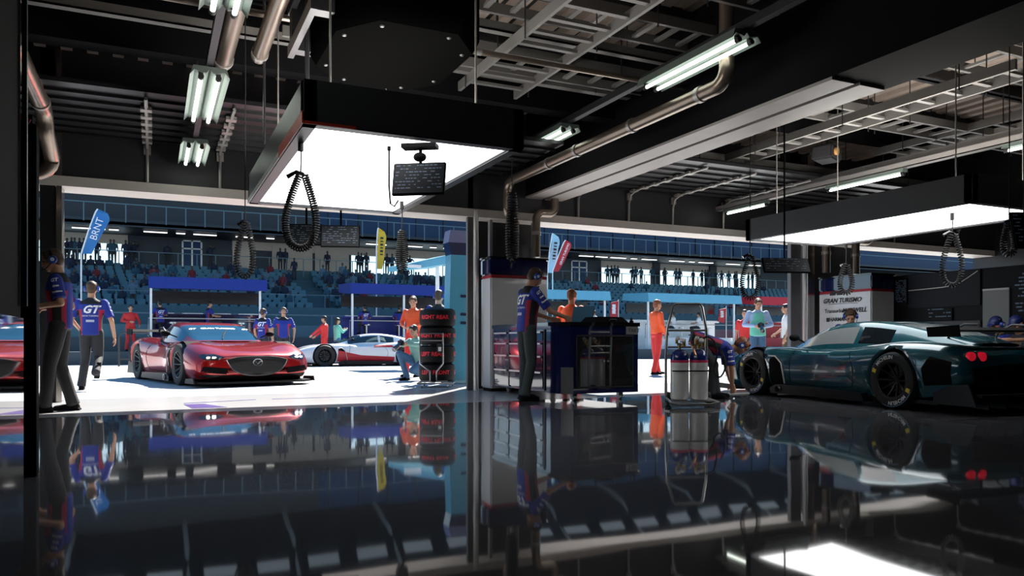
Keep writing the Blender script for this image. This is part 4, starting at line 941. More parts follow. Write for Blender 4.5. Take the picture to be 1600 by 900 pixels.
        m = MB(); m.lathe([(.045, -.03), (.05, .03), (.04, .03), (.035, -.03)], 'x', 20, (s*1.0, .74, .12)); m.build('exhaust_pipe', steel, car)
        # door shut line
        dl = [(.60, .22), (.58, .50), (.55, .70)]; dr = [(-.62, .22), (-.68, .45), (-.55, .68)]
        for L_ in (dl, dr, [(.60, .22), (0, .20), (-.62, .22)]):
            o_ = []
            for p in spl([(a, b_, 0) for a, b_ in L_], 5):
                h = tree.ray_cast(V((s*1.6, p[0], p[1])), V((-s, 0, 0)))
                if h[0] is not None: o_.append(h[0]+V((s*.001, 0, 0)))
            m = MB(); m.tube(o_, .005, 4); m.build('door_seam', black, car)
        # mirror
        m = MB(); m.ell((s*.93, .48, .865), (.085, .05, .05)); m.tube([(s*.74, .5, .80), (s*.86, .5, .85)], .012, 6); m.build('mirror', black if not banner_txt else black, car)
        # lower rear arch dark insert
        D('rear_vent', [(s*-1.78, .30), (s*-2.1, .33), (s*-2.12, .58), (s*-1.86, .64), (s*-1.76, .5)][::(-1 if s > 0 else 1)], (s*1.2, 0, 0), (0, s, 0), up, black)
    # rear
    D('rear_fascia', [(-.78, .33), (.78, .33), (.82, .50), (.3, .56), (-.3, .56), (-.82, .50)], (0, -2.5, 0), (1, 0, 0), up, black, off=.006)
    for s in (-1, 1):
        for dx in (.66, .79):
            h = tree.ray_cast(V((s*dx, -3.4, .64)), V((0, 1, 0))); c = h[0] if h[0] is not None else V((s*dx, -2.2, .64))
            m = MB(); m.lathe([(0, -.02), (.035, -.022), (.05, -.012), (.055, .03)], 'y', 20, c); m.build('tail_light', mat('tail_red', (.6, .01, .03), .15, emit=.5, coat=1), car)
    D('rear_badge', [(-.08, .58), (.08, .58), (.08, .64), (-.08, .64)], (0, -2.5, 0), (1, 0, 0), up, darkm)
    m = MB(); m.b2((-.85, -2.42, .20), (.85, -1.7, .23))
    for k in range(7): x = -.75+.25*k; m.prism([(-2.42, .07), (-1.8, .10), (-1.8, .22), (-2.42, .22)], 'x', x-.008, x+.008)
    for s in (-1, 1): m.prism([(-2.4, .10), (-1.85, .10), (-1.85, .30), (-2.3, .34)], 'x', s*.9-.012, s*.9+.012)
    m.build('diffuser', carbon, car)
    if wing:
        m = MB(); prof = [(-.20, .015), (-.1, .045), (.05, .05), (.17, .015), (.19, 0), (.05, -.0), (-.1, -.0)]
        m.prism([(y-2.02, z+.92) for y, z in prof], 'x', -.95, .95); wg = m.build('rear_wing', black, car)
        for s in (-1, 1):
            m = MB(); m.prism([(-2.24, .86), (-1.82, .86), (-1.80, .97), (-2.22, .99)], 'x', s*.95-.008, s*.95+.008); m.build('wing_endplate', black, car)
            m = MB(); m.tube([(s*.38, -1.55, .80), (s*.38, -1.62, .92), (s*.38, -1.80, 1.01), (s*.38, -1.98, 1.0), (s*.38, -2.0, .96)], .014, 8); m.build('wing_support', darkm, car)
    # roof details: scoop line, wiper
    m = MB(); w0 = []
    for q in ((.10, .93), (.02, .72), (-.12, .45)):
        h = ctree.ray_cast(V((q[0], q[1], 2)), V((0, 0, -1))); 
        if h[0] is not None: w0.append(h[0]+V((0, .0, .012)))
    m.tube(w0, .008, 6); m.build('wiper', black, car)
    if banner_txt:
        n = V((0, .75, .66)).normalized(); u_ = V((0, -.66, .75)).normalized()
        decal('windshield_lettering', text_bm('GRAN TURISMO', .085, 0, .0, 2, bold=.003), ctree, (0, .38, .96), (-1, 0, 0), u_, letw, car, .004)
        for s in (-1, 1): decal('windshield_lettering', text_bm('GT', .09, 0, .4, 2, bold=.003), ctree, (s*.47, .38, .93), (-1, 0, 0), u_, letw, car, .004)
    for y in (WY_F, WY_R):
        for s in (-1, 1): make_wheel(car, s*.845, y, s, rimcol, lettering)
    return car
paint_red = mat('paint_candy_red', (.40, .004, .005), .28, metal=.55, coat=1, var=.05); 
paint_green = mat('paint_deep_teal', (.008, .085, .115), .20, metal=.25, coat=1, var=.05)
glass_b = mat('glass_blue', (.015, .05, .08), .04, coat=1); glass_p = mat('glass_pale', (.22, .245, .25), .05, coat=1, ior=1.7)
rimk = mat('rim_black', (.02, .02, .02), .35, metal=.5); rims = mat('rim_dark_silver', (.12, .12, .12), .3, metal=.8)
car_g = make_car('race_car', 'dark teal green race car with lettered tyres, parked under the right light box', paint_green, glass_p, rimk, True)
gx = (W(1175, 11.45)+W(1392, 8.95))/2; d = W(1175, 11.45)-W(1392, 8.95); L = d.length; rz = atan2(d.y, d.x)-pi/2
left = V((-cos(rz), -sin(rz), 0)); fwd = V((-sin(rz), cos(rz), 0)); sc = L/(WY_F-WY_R)
car_g.location = gx-left*(.99*sc)-fwd*((WY_F+WY_R)/2*sc); car_g.rotation_euler.z = rz; car_g.scale = (sc, sc, sc)
car_r = make_car('race_car', 'glossy red race car with big black grille driving toward the garage, headlights on', paint_red, glass_b, rims, False, True)
sc = 1.10; hd = V((.24, -.97, 0)).normalized(); car_r.scale = (sc, sc, sc); car_r.rotation_euler.z = atan2(hd.y, hd.x)-pi/2
side = V((hd.y, -hd.x, 0)); # car's right side (image left)
nl = W(302, 13.1); car_r.location = nl-hd*(2.2*sc)-side*(.97*sc)
paint_w = mat('paint_white', (.72, .72, .74), .25, coat=1)
car_w = make_car('race_car', 'white race car with red lower panels passing behind the red race car', paint_w, glassd, rimk, False, False, True)
q = W(566, 26.0); car_w.location = (q.x, q.y, 0); car_w.rotation_euler.z = R(90)-.06; car_w.scale = (1.0, 1.0, 1.0)
for s in (-1, 1):
    tr = bvh_of(car_w.children[0].data)
    decal('red_panel', grid_poly([(s*1.0, .16), (s*-.9, .16), (s*-.9, .30), (s*.2, .36), (s*.95, .52)][::(-1 if s > 0 else 1)], 5), tr, (s*1.2, 0, 0), (0, s, 0), (0, 0, 1), redm, car_w, .006)
    decal('red_flash', grid_poly([(s*-.2, .62), (s*-.9, .62), (s*-.8, .70), (s*-.25, .70)][::(1 if s > 0 else -1)], 5), tr, (s*1.2, 0, 0), (0, s, 0), (0, 0, 1), redm, car_w, .006)

# ================================================================== PEOPLE
def rotm(yaw=0, pitch=0, roll=0): return Matrix.Rotation(yaw, 3, 'Z') @ Matrix.Rotation(-pitch, 3, 'X') @ Matrix.Rotation(roll, 3, 'Y')
def limb(m, pts, rad, n=12):
    for p, r in zip(pts, rad): m.ell(p, (r, r, r), nu=n, nv=8)
    for i in range(len(pts)-1): m.tube([pts[i], V(pts[i]).lerp(V(pts[i+1]), .5), pts[i+1]], [rad[i], (rad[i]+rad[i+1])/2, rad[i+1]], n)
def torso_rings(m, prof, pel, nk, yawP, yawC, n=20):
    """ellipse loft from pelvis to neck; prof: (t, half width, half depth, y shift)"""
    ax = (nk-pel); rings = []
    for t, w, d, sh in prof:
        yw = yawP+(yawC-yawP)*t; r_ = V((cos(yw), sin(yw), 0)); f = ax.normalized().cross(r_)*-1; f = (r_.cross(ax.normalized())*-1)
        c = pel+ax*t+f*sh; rings.append([c+r_*w*(abs(cos(a))**.8)*(1 if cos(a) > 0 else -1)+f*d*(abs(sin(a))**.9)*(1 if sin(a) > 0 else -1) for a in [2*pi*k/n for k in range(n)]])
    m.loft(rings)
PN = 0
def person(label, loc, rz, h=1.78, pose=None, top='crew', sleeve='short', tm=None, bm_=None, shoe=black, hair=hairb, headset=False, vox=.014, holds=None, group=None, logo=None, head=(0, 0), long_hair=False, apron=None, skin_=None, lean=0., twist=0., finger=True, cap=None):
    P = dict(pel=(0, 0, .96), nk=(0, -.01, 1.47), shR=(.185, -.01, 1.41), shL=(-.185, -.01, 1.41), elR=(.25, -.03, 1.13), elL=(-.25, -.03, 1.13), wrR=(.26, .06, .88), wrL=(-.26, .06, .88),
             hR=(.085, 0, .93), hL=(-.085, 0, .93), kR=(.10, .02, .50), kL=(-.10, .02, .50), aR=(.11, -.02, .09), aL=(-.11, -.02, .09))
    pose = dict(pose or {}); P = {k: V(v) for k, v in P.items()}
    q = rotm(twist, lean); c0 = P['pel'].copy()
    for k in ('nk', 'shR', 'shL', 'elR', 'elL', 'wrR', 'wrL'): P[k] = c0+q @ (P[k]-c0)
    dp = V(pose.pop('shift', (0, 0, 0)))
    for k in P:
        if k not in ('kR', 'kL', 'aR', 'aL'): P[k] = P[k]+dp
    toe = pose.pop('toe', {}); footp = pose.pop('footpitch', {}); cu = pose.pop('curl', .5)
    for k, v in pose.items(): P[k] = V(v)
    S = h/1.78; 
    for k in P: P[k] = P[k]*S
    yawC = twist; ax = (P['nk']-P['pel']).normalized()
    hr = rotm(twist+head[0], -head[1]+lean*.6); hc = P['nk']+(ax*.55+V((0, 0, .45))).normalized()*.055*S+hr @ V((0, .025, .115))*S
    def H(x, y, z): return hc+hr @ V((x, y, z))*S
    # ---- body: one continuous skin surface
    m = MB()
    m.ell(H(0, -.005, .025), (.075*S, .097*S, .098*S), hr); m.ell(H(0, .025, -.045), (.056*S, .068*S, .068*S), hr); m.ell(H(0, .062, -.088), (.026*S, .024*S, .022*S), hr)
    m.ell(H(0, .095, -.012), (.013*S, .016*S, .026*S), hr); m.ell(H(0, .102, -.026), (.017*S, .015*S, .013*S), hr); m.ell(H(0, .078, .03), (.05*S, .016*S, .013*S), hr); m.ell(H(0, .085, -.056), (.026*S, .012*S, .012*S), hr)
    for s in (-1, 1): m.ell(H(s*.078, -.005, -.005), (.012*S, .02*S, .032*S), hr); m.ell(H(s*.045, .055, -.03), (.022*S, .02*S, .02*S), hr)
    m.tube([P['nk']-ax*.04*S, hc-hr @ V((0, .015, .04))*S], [.062*S, .052*S], 14)
    torso_rings(m, [(0, .13*S, .085*S, 0), (.3, .12*S, .08*S, 0), (.7, .15*S, .09*S, 0), (.93, .12*S, .07*S, 0), (1.0, .05*S, .05*S, 0)], P['pel'], P['nk'], 0, yawC)
    for s in 'RL':
        limb(m, [P['sh'+s], P['el'+s], P['wr'+s]], [.048*S, .037*S, .026*S]); limb(m, [P['h'+s], P['k'+s], P['a'+s]], [.075*S, .05*S, .035*S])
        wr = P['wr'+s]; d = (wr-P['el'+s]).normalized(); sg = 1 if s == 'R' else -1
        hd = pose.get('hd'+s); 
        side_ = V((sg, 0, 0)); pn = (side_-d*side_.dot(d)); pn = pn.normalized() if pn.length > .2 else d.orthogonal().normalized()   # palm faces body: -pn
        wd = d.cross(pn).normalized()*(1 if s == 'R' else -1)  # across knuckles
        pal = wr+d*.045*S; rot = Matrix((wd, pn, d)).transposed(); m.ell(pal, (.040*S, .017*S, .055*S), rot)
        if finger:
            for k in range(4):
                b0 = wr+d*.085*S+wd*(.027-.018*k)*S; Lf = (.030, .036, .034, .026)[k]*S; q_ = pn*-1
                p1 = b0+(d*cos(cu*.5)+q_*sin(cu*.5))*Lf; p2 = p1+(d*cos(cu*1.3)+q_*sin(cu*1.3))*Lf*.8; p3 = p2+(d*cos(cu*2.)+q_*sin(cu*2.))*Lf*.6
                m.tube([b0-d*.02*S, b0, p1, p2, p3], [.0105*S]*3+[.0095*S, .008*S], 7)
            t0 = wr+d*.03*S+wd*.030*S; m.tube([t0, t0+(d*.7+wd*.7-pn*.3)*.035*S, t0+(d*1.3+wd*.75-pn*.6)*.045*S], [.014*S, .012*S, .009*S], 7)
    me = voxel(m.bm, vox*.75, 2); body = meshobj('person', me, skin_ or skin); body.location = loc; body.rotation_euler.z = rz; tag(body, label, 'person', group)
    # ---- hair
    m = MB()
    if cap is None:
        m.ell(H(0, -.016, .045), (.083*S, .098*S, .088*S), hr); m.ell(H(0, -.045, .0), (.074*S, .066*S, .082*S), hr); m.ell(H(0, .045, .092), (.055*S, .045*S, .028*S), hr)
        for s in (-1, 1): m.ell(H(s*.062, .01, .045), (.022*S, .06*S, .045*S), hr)
        if long_hair: m.ell(H(0, -.07, -.10), (.06*S, .045*S, .12*S), hr); m.ell(H(0, -.10, .02), (.04*S, .04*S, .06*S), hr)
        meshobj('hair', voxel(m.bm, max(vox*.7, .008), 2), hair, body)
    else:
        m.ell(H(0, -.01, .05), (.086*S, .104*S, .085*S), hr); m.ell(H(0, .10, .05), (.06*S, .06*S, .012*S), hr); meshobj('cap', voxel(m.bm, max(vox*.7, .008), 2), cap, body)
        m = MB(); m.ell(H(0, -.045, .0), (.078*S, .066*S, .07*S), hr); meshobj('hair', voxel(m.bm, vox, 2), hair, body)
    if vox < .019:
        m = MB()
        for s in (-1, 1): m.ell(H(s*.031, .083, .006), (.012*S, .007*S, .006*S), hr, 8, 6)
        m.build('eye', hairk, body); m = MB()
        for s in (-1, 1): m.ell(H(s*.032, .090, .026), (.018*S, .005*S, .004*S), hr, 8, 5)
        m.build('eyebrow', hair, body); m = MB(); m.ell(H(0, .0965, -.057), (.022*S, .005*S, .005*S), hr, 8, 5); m.build('mouth', mat('lip', (.35, .10, .08), .5), body)
    if headset:
        hs = empty('headset', (0, 0, 0)); hs.parent = body
        m = MB(); m.tube([H(.097*cos(a), -.012, .035+.105*sin(a)-.02) for a in [pi*k/12 for k in range(13)]], .011*S, 8); m.build('headband', blackg, hs)
        for s in (-1, 1):
            m = MB(); m.cyl(H(s*.078, -.01, .0), H(s*.115, -.01, .0), .045*S, .038*S, 18); e = m.build('ear_cup', headm, hs)
            m = MB(); m.cyl(H(s*.115, -.01, .0), H(s*.118, -.01, .0), .020*S, n=12); m.build('cup_logo', letw, e)
        m = MB(); m.tube([H(-.1, .01, -.03), H(-.085, .08, -.075), H(-.03, .12, -.07)], .005*S, 6); m.ell(H(-.025, .12, -.07), (.014*S, .01*S, .01*S)); m.build('microphone', black, hs)
    # ---- clothes
    tm = tm or shirt_b; bm_ = bm_ or trous; suit = top == 'suit'
    m = MB(); pel, nk = P['pel'], P['nk']
    torso_rings(m, [(-.14 if not suit else -.02, .165*S, .115*S, 0), (.10, .158*S, .118*S, 0), (.32, .158*S, .118*S, 0), (.62, .182*S, .128*S, .005), (.82, .188*S, .118*S, 0), (.93, .155*S, .095*S, 0), (1.0, .085*S, .075*S, 0), (1.05, .066*S, .064*S, 0)], pel, nk, 0, yawC)
    for s in 'RL':
        sh, el_, wr = P['sh'+s], P['el'+s], P['wr'+s]
        if sleeve == 'short': e = sh.lerp(el_, .82); limb(m, [sh, sh.lerp(el_, .5)], [.068*S, .064*S]); m.tube([sh.lerp(el_, .4), e], [.064*S, .066*S], 14)
        else: limb(m, [sh, el_, wr.lerp(el_, .08)], [.068*S, .053*S, .040*S])
    me = voxel(m.bm, vox, 3); sh_o = meshobj('jersey' if not suit else 'overall_top', me, [tm, shirt_k, shirt_c], body)
    if top == 'crew':
        axx = nk-pel; Lx = axx.length; axn = axx.normalized(); rx = V((cos(yawC), sin(yawC), 0)); fx = axn.cross(rx)*-1
        for p in me.polygons:
            c = p.center-pel; t = c.dot(axn)/Lx; x = abs((c).dot(rx)); y = abs(c.dot(fx))
            if t > .84 and x < .15*S: p.material_index = 1
            elif t < .66 and x > .118*S and x < .2*S: p.material_index = 2 if y > .045*S else 1
    if top == 'suit_black': pass
    if logo:
        tr = bvh_of(me); axn = (nk-pel).normalized(); rx = V((cos(yawC), sin(yawC), 0)); ctr = pel+(nk-pel)*.66
        fb = -1 if 'back' in logo else 1; right = rx*(1 if fb < 0 else -1)
        decal('shirt_logo', text_bm('GT', .17*S, 0, .35, 2, bold=.006), tr, ctr, right, axn, letw, body, .005, .3)
        decal('shirt_lettering', text_bm('GRAN TURISMO', .032*S, 0, 0, 0), tr, ctr-axn*.10*S, right, axn, letw, body, .005, .3)
        bmx = grid_poly([(-.06*S, -.018*S), (.06*S, -.018*S), (.06*S, .018*S), (-.06*S, .018*S)], 2); decal('shirt_patch', bmx, tr, ctr-axn*.18*S, right, axn, mat('patch_grey', (.45, .45, .6), .6), body, .005, .3)
    if top == 'crew' and vox < .019:
        tr = bvh_of(me)
        for s, sg in (('R', 1), ('L', -1)):
            a = P['sh'+s]; d = (P['el'+s]-a).normalized(); nn = V((sg*cos(yawC), sg*sin(yawC), 0)); nn = (nn-d*nn.dot(d)).normalized(); rt = d.cross(nn)*-1
            for k, (t_, w_) in enumerate((('GT', .05), ('Gran', .03), ('Turismo', .028))):
                decal('sleeve_lettering', text_bm(t_, w_*S, 0, .2, 1, bold=.002), tr, a+d*(.03+.065*k)*S+nn*.05, (-d).cross(nn)*1, -d, letw, body, .004, .25)
    m = MB(); 
    torso_rings(m, [(-.16, .10*S, .09*S, 0), (-.10, .158*S, .115*S, 0), (.02, .158*S, .112*S, 0), (.12, .150*S, .108*S, 0)], pel, nk, 0, 0)
    for s in 'RL': 
        hp_, kn, an = P['h'+s], P['k'+s], P['a'+s]; limb(m, [hp_, hp_.lerp(kn, .5), kn, kn.lerp(an, .5), an], [.095*S, .088*S, .070*S, .066*S, .060*S]); m.tube([an.lerp(kn, .2), an-(kn-an).normalized()*.03*S], [.064*S, .068*S], 14)
    meshobj('trousers' if not suit else 'overall_legs', voxel(m.bm, vox, 3), bm_, body)
    for s in 'RL':
        an = P['a'+s]; yw = toe.get(s, -.12 if s == 'R' else .12); fp = footp.get(s, 0); q_ = rotm(yw, fp)
        m = MB(); m.ell(an+q_ @ V((0, -.02, -.045))*S, (.045*S, .055*S, .042*S), q_); m.ell(an+q_ @ V((0, .07, -.055))*S, (.048*S, .09*S, .035*S), q_); m.ell(an+q_ @ V((0, .14, -.06))*S, (.046*S, .06*S, .03*S), q_); m.ell(an, (.045*S, .05*S, .05*S))
        m.box(an+q_ @ V((0, .055, -.078))*S, (.085*S, .27*S, .02*S), q_); meshobj('shoe', voxel(m.bm, max(vox*.75, .010), 2), shoe, body)
    if apron:
        m = MB(); torso_rings(m, [(-.12, .178*S, .128*S, 0), (.3, .172*S, .13*S, 0), (.7, .17*S, .140*S, 0), (.90, .14*S, .12*S, 0)], pel, nk, 0, yawC); vb = meshobj('vest', voxel(m.bm, vox, 3), apron, body)
        decal('vest_patch', grid_poly([(-.07, -.05), (.07, -.05), (.07, .05), (-.07, .05)], 2), bvh_of(vb.data), pel+(nk-pel)*.35, (-1, 0, 0), (0, 0, 1), letb, body, .005, .4)
    if holds == 'camera':
        c = (P['wrR']+P['wrL'])/2+(V((0, .10, .02)))*S; k = empty('camera', body.matrix_basis @ c if False else (0, 0, 0), 0, 'black camera with long lens held by the '+('crouching photographer' if 'crouch' in label else 'standing photographer in teal vest'), 'camera')
        k.location = V(loc)+Matrix.Rotation(rz, 3, 'Z') @ c; k.rotation_euler = (0, 0, rz)
        m = MB(); m.box((0, 0, 0), (.14, .07, .10), bev=.012); m.ell((0, 0, .055), (.035, .03, .02)); m.build('camera_body', blackg, k)
        m = MB(); m.lathe([(0, .03), (.038, .03), (.04, .10), (.05, .17), (.05, .24), (.035, .24), (0, .22)], 'y', 20); lo = m.build('lens', blackg, k); lo.rotation_euler.x = R(-35)
    return body
CAMDIR = lambda p: atan2(-p[1], -p[0])-pi/2     # rz that faces the camera
def facing(dx, dy): return atan2(dy, dx)-pi/2
CR = V((.9053, -.4248)); CF = V((.4248, .9053))
def fc(r, f): d = CR*r+CF*f; return facing(d.x, d.y)   # facing given in (camera right, camera forward)

p = W(94, 8.6)
def mk(*a, **k): return person(*a, **k)
o1 = mk('man in blue crew jersey and headset at far left, forearm reaching left', p, fc(-.86, -.30), 1.86, dict(elR=(.26, -.06, 1.14), wrR=(.18, .20, 1.12), elL=(-.26, -.06, 1.16), wrL=(-.16, .20, 1.12), aL=(-.10, .12, .09), kL=(-.10, .08, .5), aR=(.11, -.10, .09)), headset=True, vox=.011, head=(.1, -.28), lean=.04)
p = W(143, 12.5); mk('man in blue crew jersey and headset seen from behind, walking away with one foot lifted', p, fc(-.35, 1), 1.80, dict(elR=(.30, -.05, 1.12), wrR=(.33, .03, .86), elL=(-.29, .02, 1.14), wrL=(-.22, .22, 1.0), kR=(.10, .02, .52), aR=(.12, -.34, .30), kL=(-.10, .08, .5), aL=(-.15, .05, .09), footpitch={'R': -1.15}), headset=True, vox=.011, logo='back', hair=hairb, lean=.02)
p = W(204, 28.6, .45); mk('man in red overall leaning with crossed hands beside the dark barrier', p, CAMDIR(p)+.2, 1.75, dict(elR=(.30, .0, 1.15), wrR=(.06, .22, 1.12), elL=(-.32, -.05, 1.15), wrL=(-.30, .08, 1.0), aR=(.15, .05, .09), aL=(-.15, .1, .09)), 'suit', 'long', suit_r, suit_r, hair=hairk, vox=.02)
sit = dict(shift=(0, 0, -.40), kR=(.12, .42, .52), aR=(.13, .36, .16), kL=(-.12, .42, .52), aL=(-.13, .36, .16), elR=(.27, .06, .78), wrR=(.2, .30, .76), elL=(-.27, .06, .78), wrL=(-.2, .30, .76))
GY = 32.7
for px, Y, rz, lab, lg, rot in ((250, GY, .25, 'crew member in blue jersey sitting with back turned under the left blue canopy', 'back', 0), (327, GY, -1.3, 'crew member in blue jersey sitting sideways under the left blue canopy', None, 0), (570, GY, .1, 'crew member in blue jersey sitting with back turned, leftmost under the second blue canopy', 'back', 0), (624, GY, -.4, 'crew member in blue jersey sitting under the second blue canopy left of the orange overall', None, 0), (668, GY, .3, 'crew member in blue jersey sitting under the second blue canopy behind the tall orange overall', None, 0)):
    mk(lab, (XY(px, Y), Y, 1.08), rz, 1.75, sit, vox=.02, logo=lg, hair=hairk)
for px, lab, c, hr_ in ((1052, 'person in white shirt sitting under the second pale canopy, left one', shirt_w, hairk), (1092, 'person in white shirt with dark hair sitting under the second pale canopy, right one', shirt_w, hairk), (929, 'person in white top at the desk under the first pale canopy', shirt_w, hairb)):
    mk(lab, (XY(px, GY), GY, 1.08), .6, 1.7, sit, 'plain', 'short', c, trous, hair=hr_, vox=.022)
p = W(411, 22.5); mk('crew member in blue jersey behind the red race car, left of the pair', p, fc(.25, 1), 1.8, vox=.018, headset=True, logo='back')
p = W(443, 21.8); mk('crew member in blue jersey facing forward, right of the pair behind the red car', p, CAMDIR(p), 1.8, dict(elR=(.30, 0, 1.14), wrR=(.28, .05, .9), elL=(-.30, 0, 1.14), wrL=(-.28, .05, .9)), vox=.018, headset=True)
p = W(507, 28.3); mk('person in red overall behind the white race car, reaching down to the left', p, fc(-1, .1), 1.78, dict(elR=(.26, .20, 1.2), wrR=(.22, .42, 1.02), elL=(-.24, .20, 1.2), wrL=(-.2, .40, 1.05)), 'suit', 'long', suit_r, suit_r, hair=hairk, vox=.02)
p = W(527, 28.6); mk('person in teal vest with dark hair behind the white race car', p, fc(.6, .5), 1.72, dict(elR=(.26, .1, 1.2), wrR=(.18, .28, 1.3), elL=(-.24, .1, 1.2), wrL=(-.15, .28, 1.3)), 'plain', 'long', vest, jeans, hair=hairk, vox=.02, long_hair=True)
p = W(646, 17.3); mk('tall man in orange overall looking down beside the tyre stack', p, fc(-.35, -1), 1.86, dict(elR=(.27, .02, 1.17), wrR=(.12, .24, 1.10), elL=(-.27, .02, 1.17), wrL=(-.12, .26, 1.08), aR=(.16, .02, .09), aL=(-.10, .0, .09), kR=(.13, .03, .5)), 'suit', 'long', suit_o, suit_r, vox=.013, head=(.3, -.35), logo=None)
p = W(648, 15.6); mk('crouching photographer in green shirt and jeans beside the tyre stack', p, fc(-.6, -.8), 1.75, dict(shift=(0, -.15, -.58), kR=(.16, .28, .56), aR=(.15, .08, .09), kL=(-.14, .22, .22), aL=(-.13, -.16, .12), elR=(.22, .10, .74), wrR=(.10, .30, .76), elL=(-.22, .10, .74), wrL=(-.10, .30, .76), footpitch={'L': -.9}), 'plain', 'long', mat('shirt_sage', (.22, .42, .36), .8), jeans, hair=hairk, vox=.012, head=(0, -.15), lean=.25, holds='camera')
p = W(686, 14.9); mk('crew member with headset standing behind the tyre stack, back turned', p, fc(.25, 1), 1.82, {}, headset=True, vox=.013, logo='back')
p = W(823, 10.35); mk('man in blue crew jersey and headset working at the workbench', p, fc(.95, .45), 1.84, dict(elR=(.24, .22, 1.16), wrR=(.20, .46, 1.09), elL=(-.24, .18, 1.16), wrL=(-.14, .42, 1.08), aR=(.12, -.08, .09), aL=(-.13, .02, .09)), headset=True, vox=.010, head=(.0, -.45), bm_=trous_g, lean=.10, logo='back')
p = V((6.28, 11.05, 0)); mk('person in orange overall behind the workbench laptop, back turned', p, fc(.5, 1), 1.68, dict(elR=(.26, .05, 1.18), wrR=(.20, .28, 1.1)), 'suit', 'long', suit_o, suit_r, vox=.013, hair=hairr)
p = W(1026, 18.6); mk('man in orange racing overall standing sideways left of the gas bottle trolley', p, fc(.9, .35), 1.84, dict(elR=(.22, .02, 1.15), wrR=(.18, .14, .92), elL=(-.22, .02, 1.15), wrL=(-.18, .14, .92), aR=(.11, -.14, .09), aL=(-.10, .10, .09), kR=(.10, -.03, .5)), 'suit', 'long', suit_o, suit_r, vox=.013, hair=hairr, head=(0, -.05))
p = W(1110, 10.75); mk('crew member with auburn hair and headset bending down toward the front wheel', p, fc(1, -.1), 1.76, dict(shift=(0, -.20, -.12), kR=(.12, .03, .47), kL=(-.12, .06, .46), aR=(.12, .0, .09), aL=(-.12, .10, .09), elR=(.20, .26, .42), wrR=(.14, .28, .20), elL=(-.2, .26, .42), wrL=(-.14, .32, .20)), headset=True, vox=.011, head=(0, .3), lean=1.95, hair=hairr, bm_=trous_g)
p = W(1184, 17.8); mk('photographer in teal vest and light blue shirt standing, looking down at his camera', p, fc(-.1, -1), 1.84, dict(elR=(.30, .0, 1.15), wrR=(.10, .24, 1.12), elL=(-.30, .0, 1.15), wrL=(-.08, .26, 1.10)), 'plain', 'long', shirt_lb, jeans, vox=.012, head=(0, -.4), apron=vest, holds='camera', hair=hairb)
p = W(1164, 21.0); mk('person in red jersey partly behind the standing photographer', p, fc(-.6, -.9), 1.7, {}, 'plain', 'short', suit_r, trous, vox=.02, hair=hairk)
p = W(1229, 19.5); mk('person in white shirt with dark curly hair beside the far pillar', p, fc(-.8, .2), 1.78, dict(elR=(.26, .05, 1.15), wrR=(.2, .25, 1.0)), 'plain', 'short', shirt_w, mat('trouser_khaki', (.10, .08, .05), .8), vox=.018, hair=hairk, long_hair=True)
p = W(1330, 12.4); mk('crew member with headset leaning over the dark green car, looking down', p, fc(-.5, -1), 1.76, dict(shift=(0, -.2, -.32), kR=(.11, .16, .45), kL=(-.11, .16, .45), elR=(.25, .20, .80), wrR=(.15, .40, .75), elL=(-.25, .20, .80), wrL=(-.15, .40, .75)), headset=True, vox=.012, head=(0, -.3), lean=.55)
for px, Z, lab in ((1566, 10.8, 'crew member in blue with black cap behind the rear wing, left one'), (1598, 10.4, 'crew member in blue with black cap behind the rear wing, cut by the picture edge')):
    p = W(px, Z); mk(lab, p, fc(-.8, -.3), 1.7, dict(shift=(0, -.1, -.52), kR=(.12, .30, .45), kL=(-.12, .30, .45), elR=(.24, .2, .85), wrR=(.15, .4, .85), elL=(-.24, .2, .85), wrL=(-.15, .4, .85)), headset=(px < 1580), vox=.018, lean=.3, head=(0, -.3), cap=mat('cap_blue', (.01, .02, .12), .4))

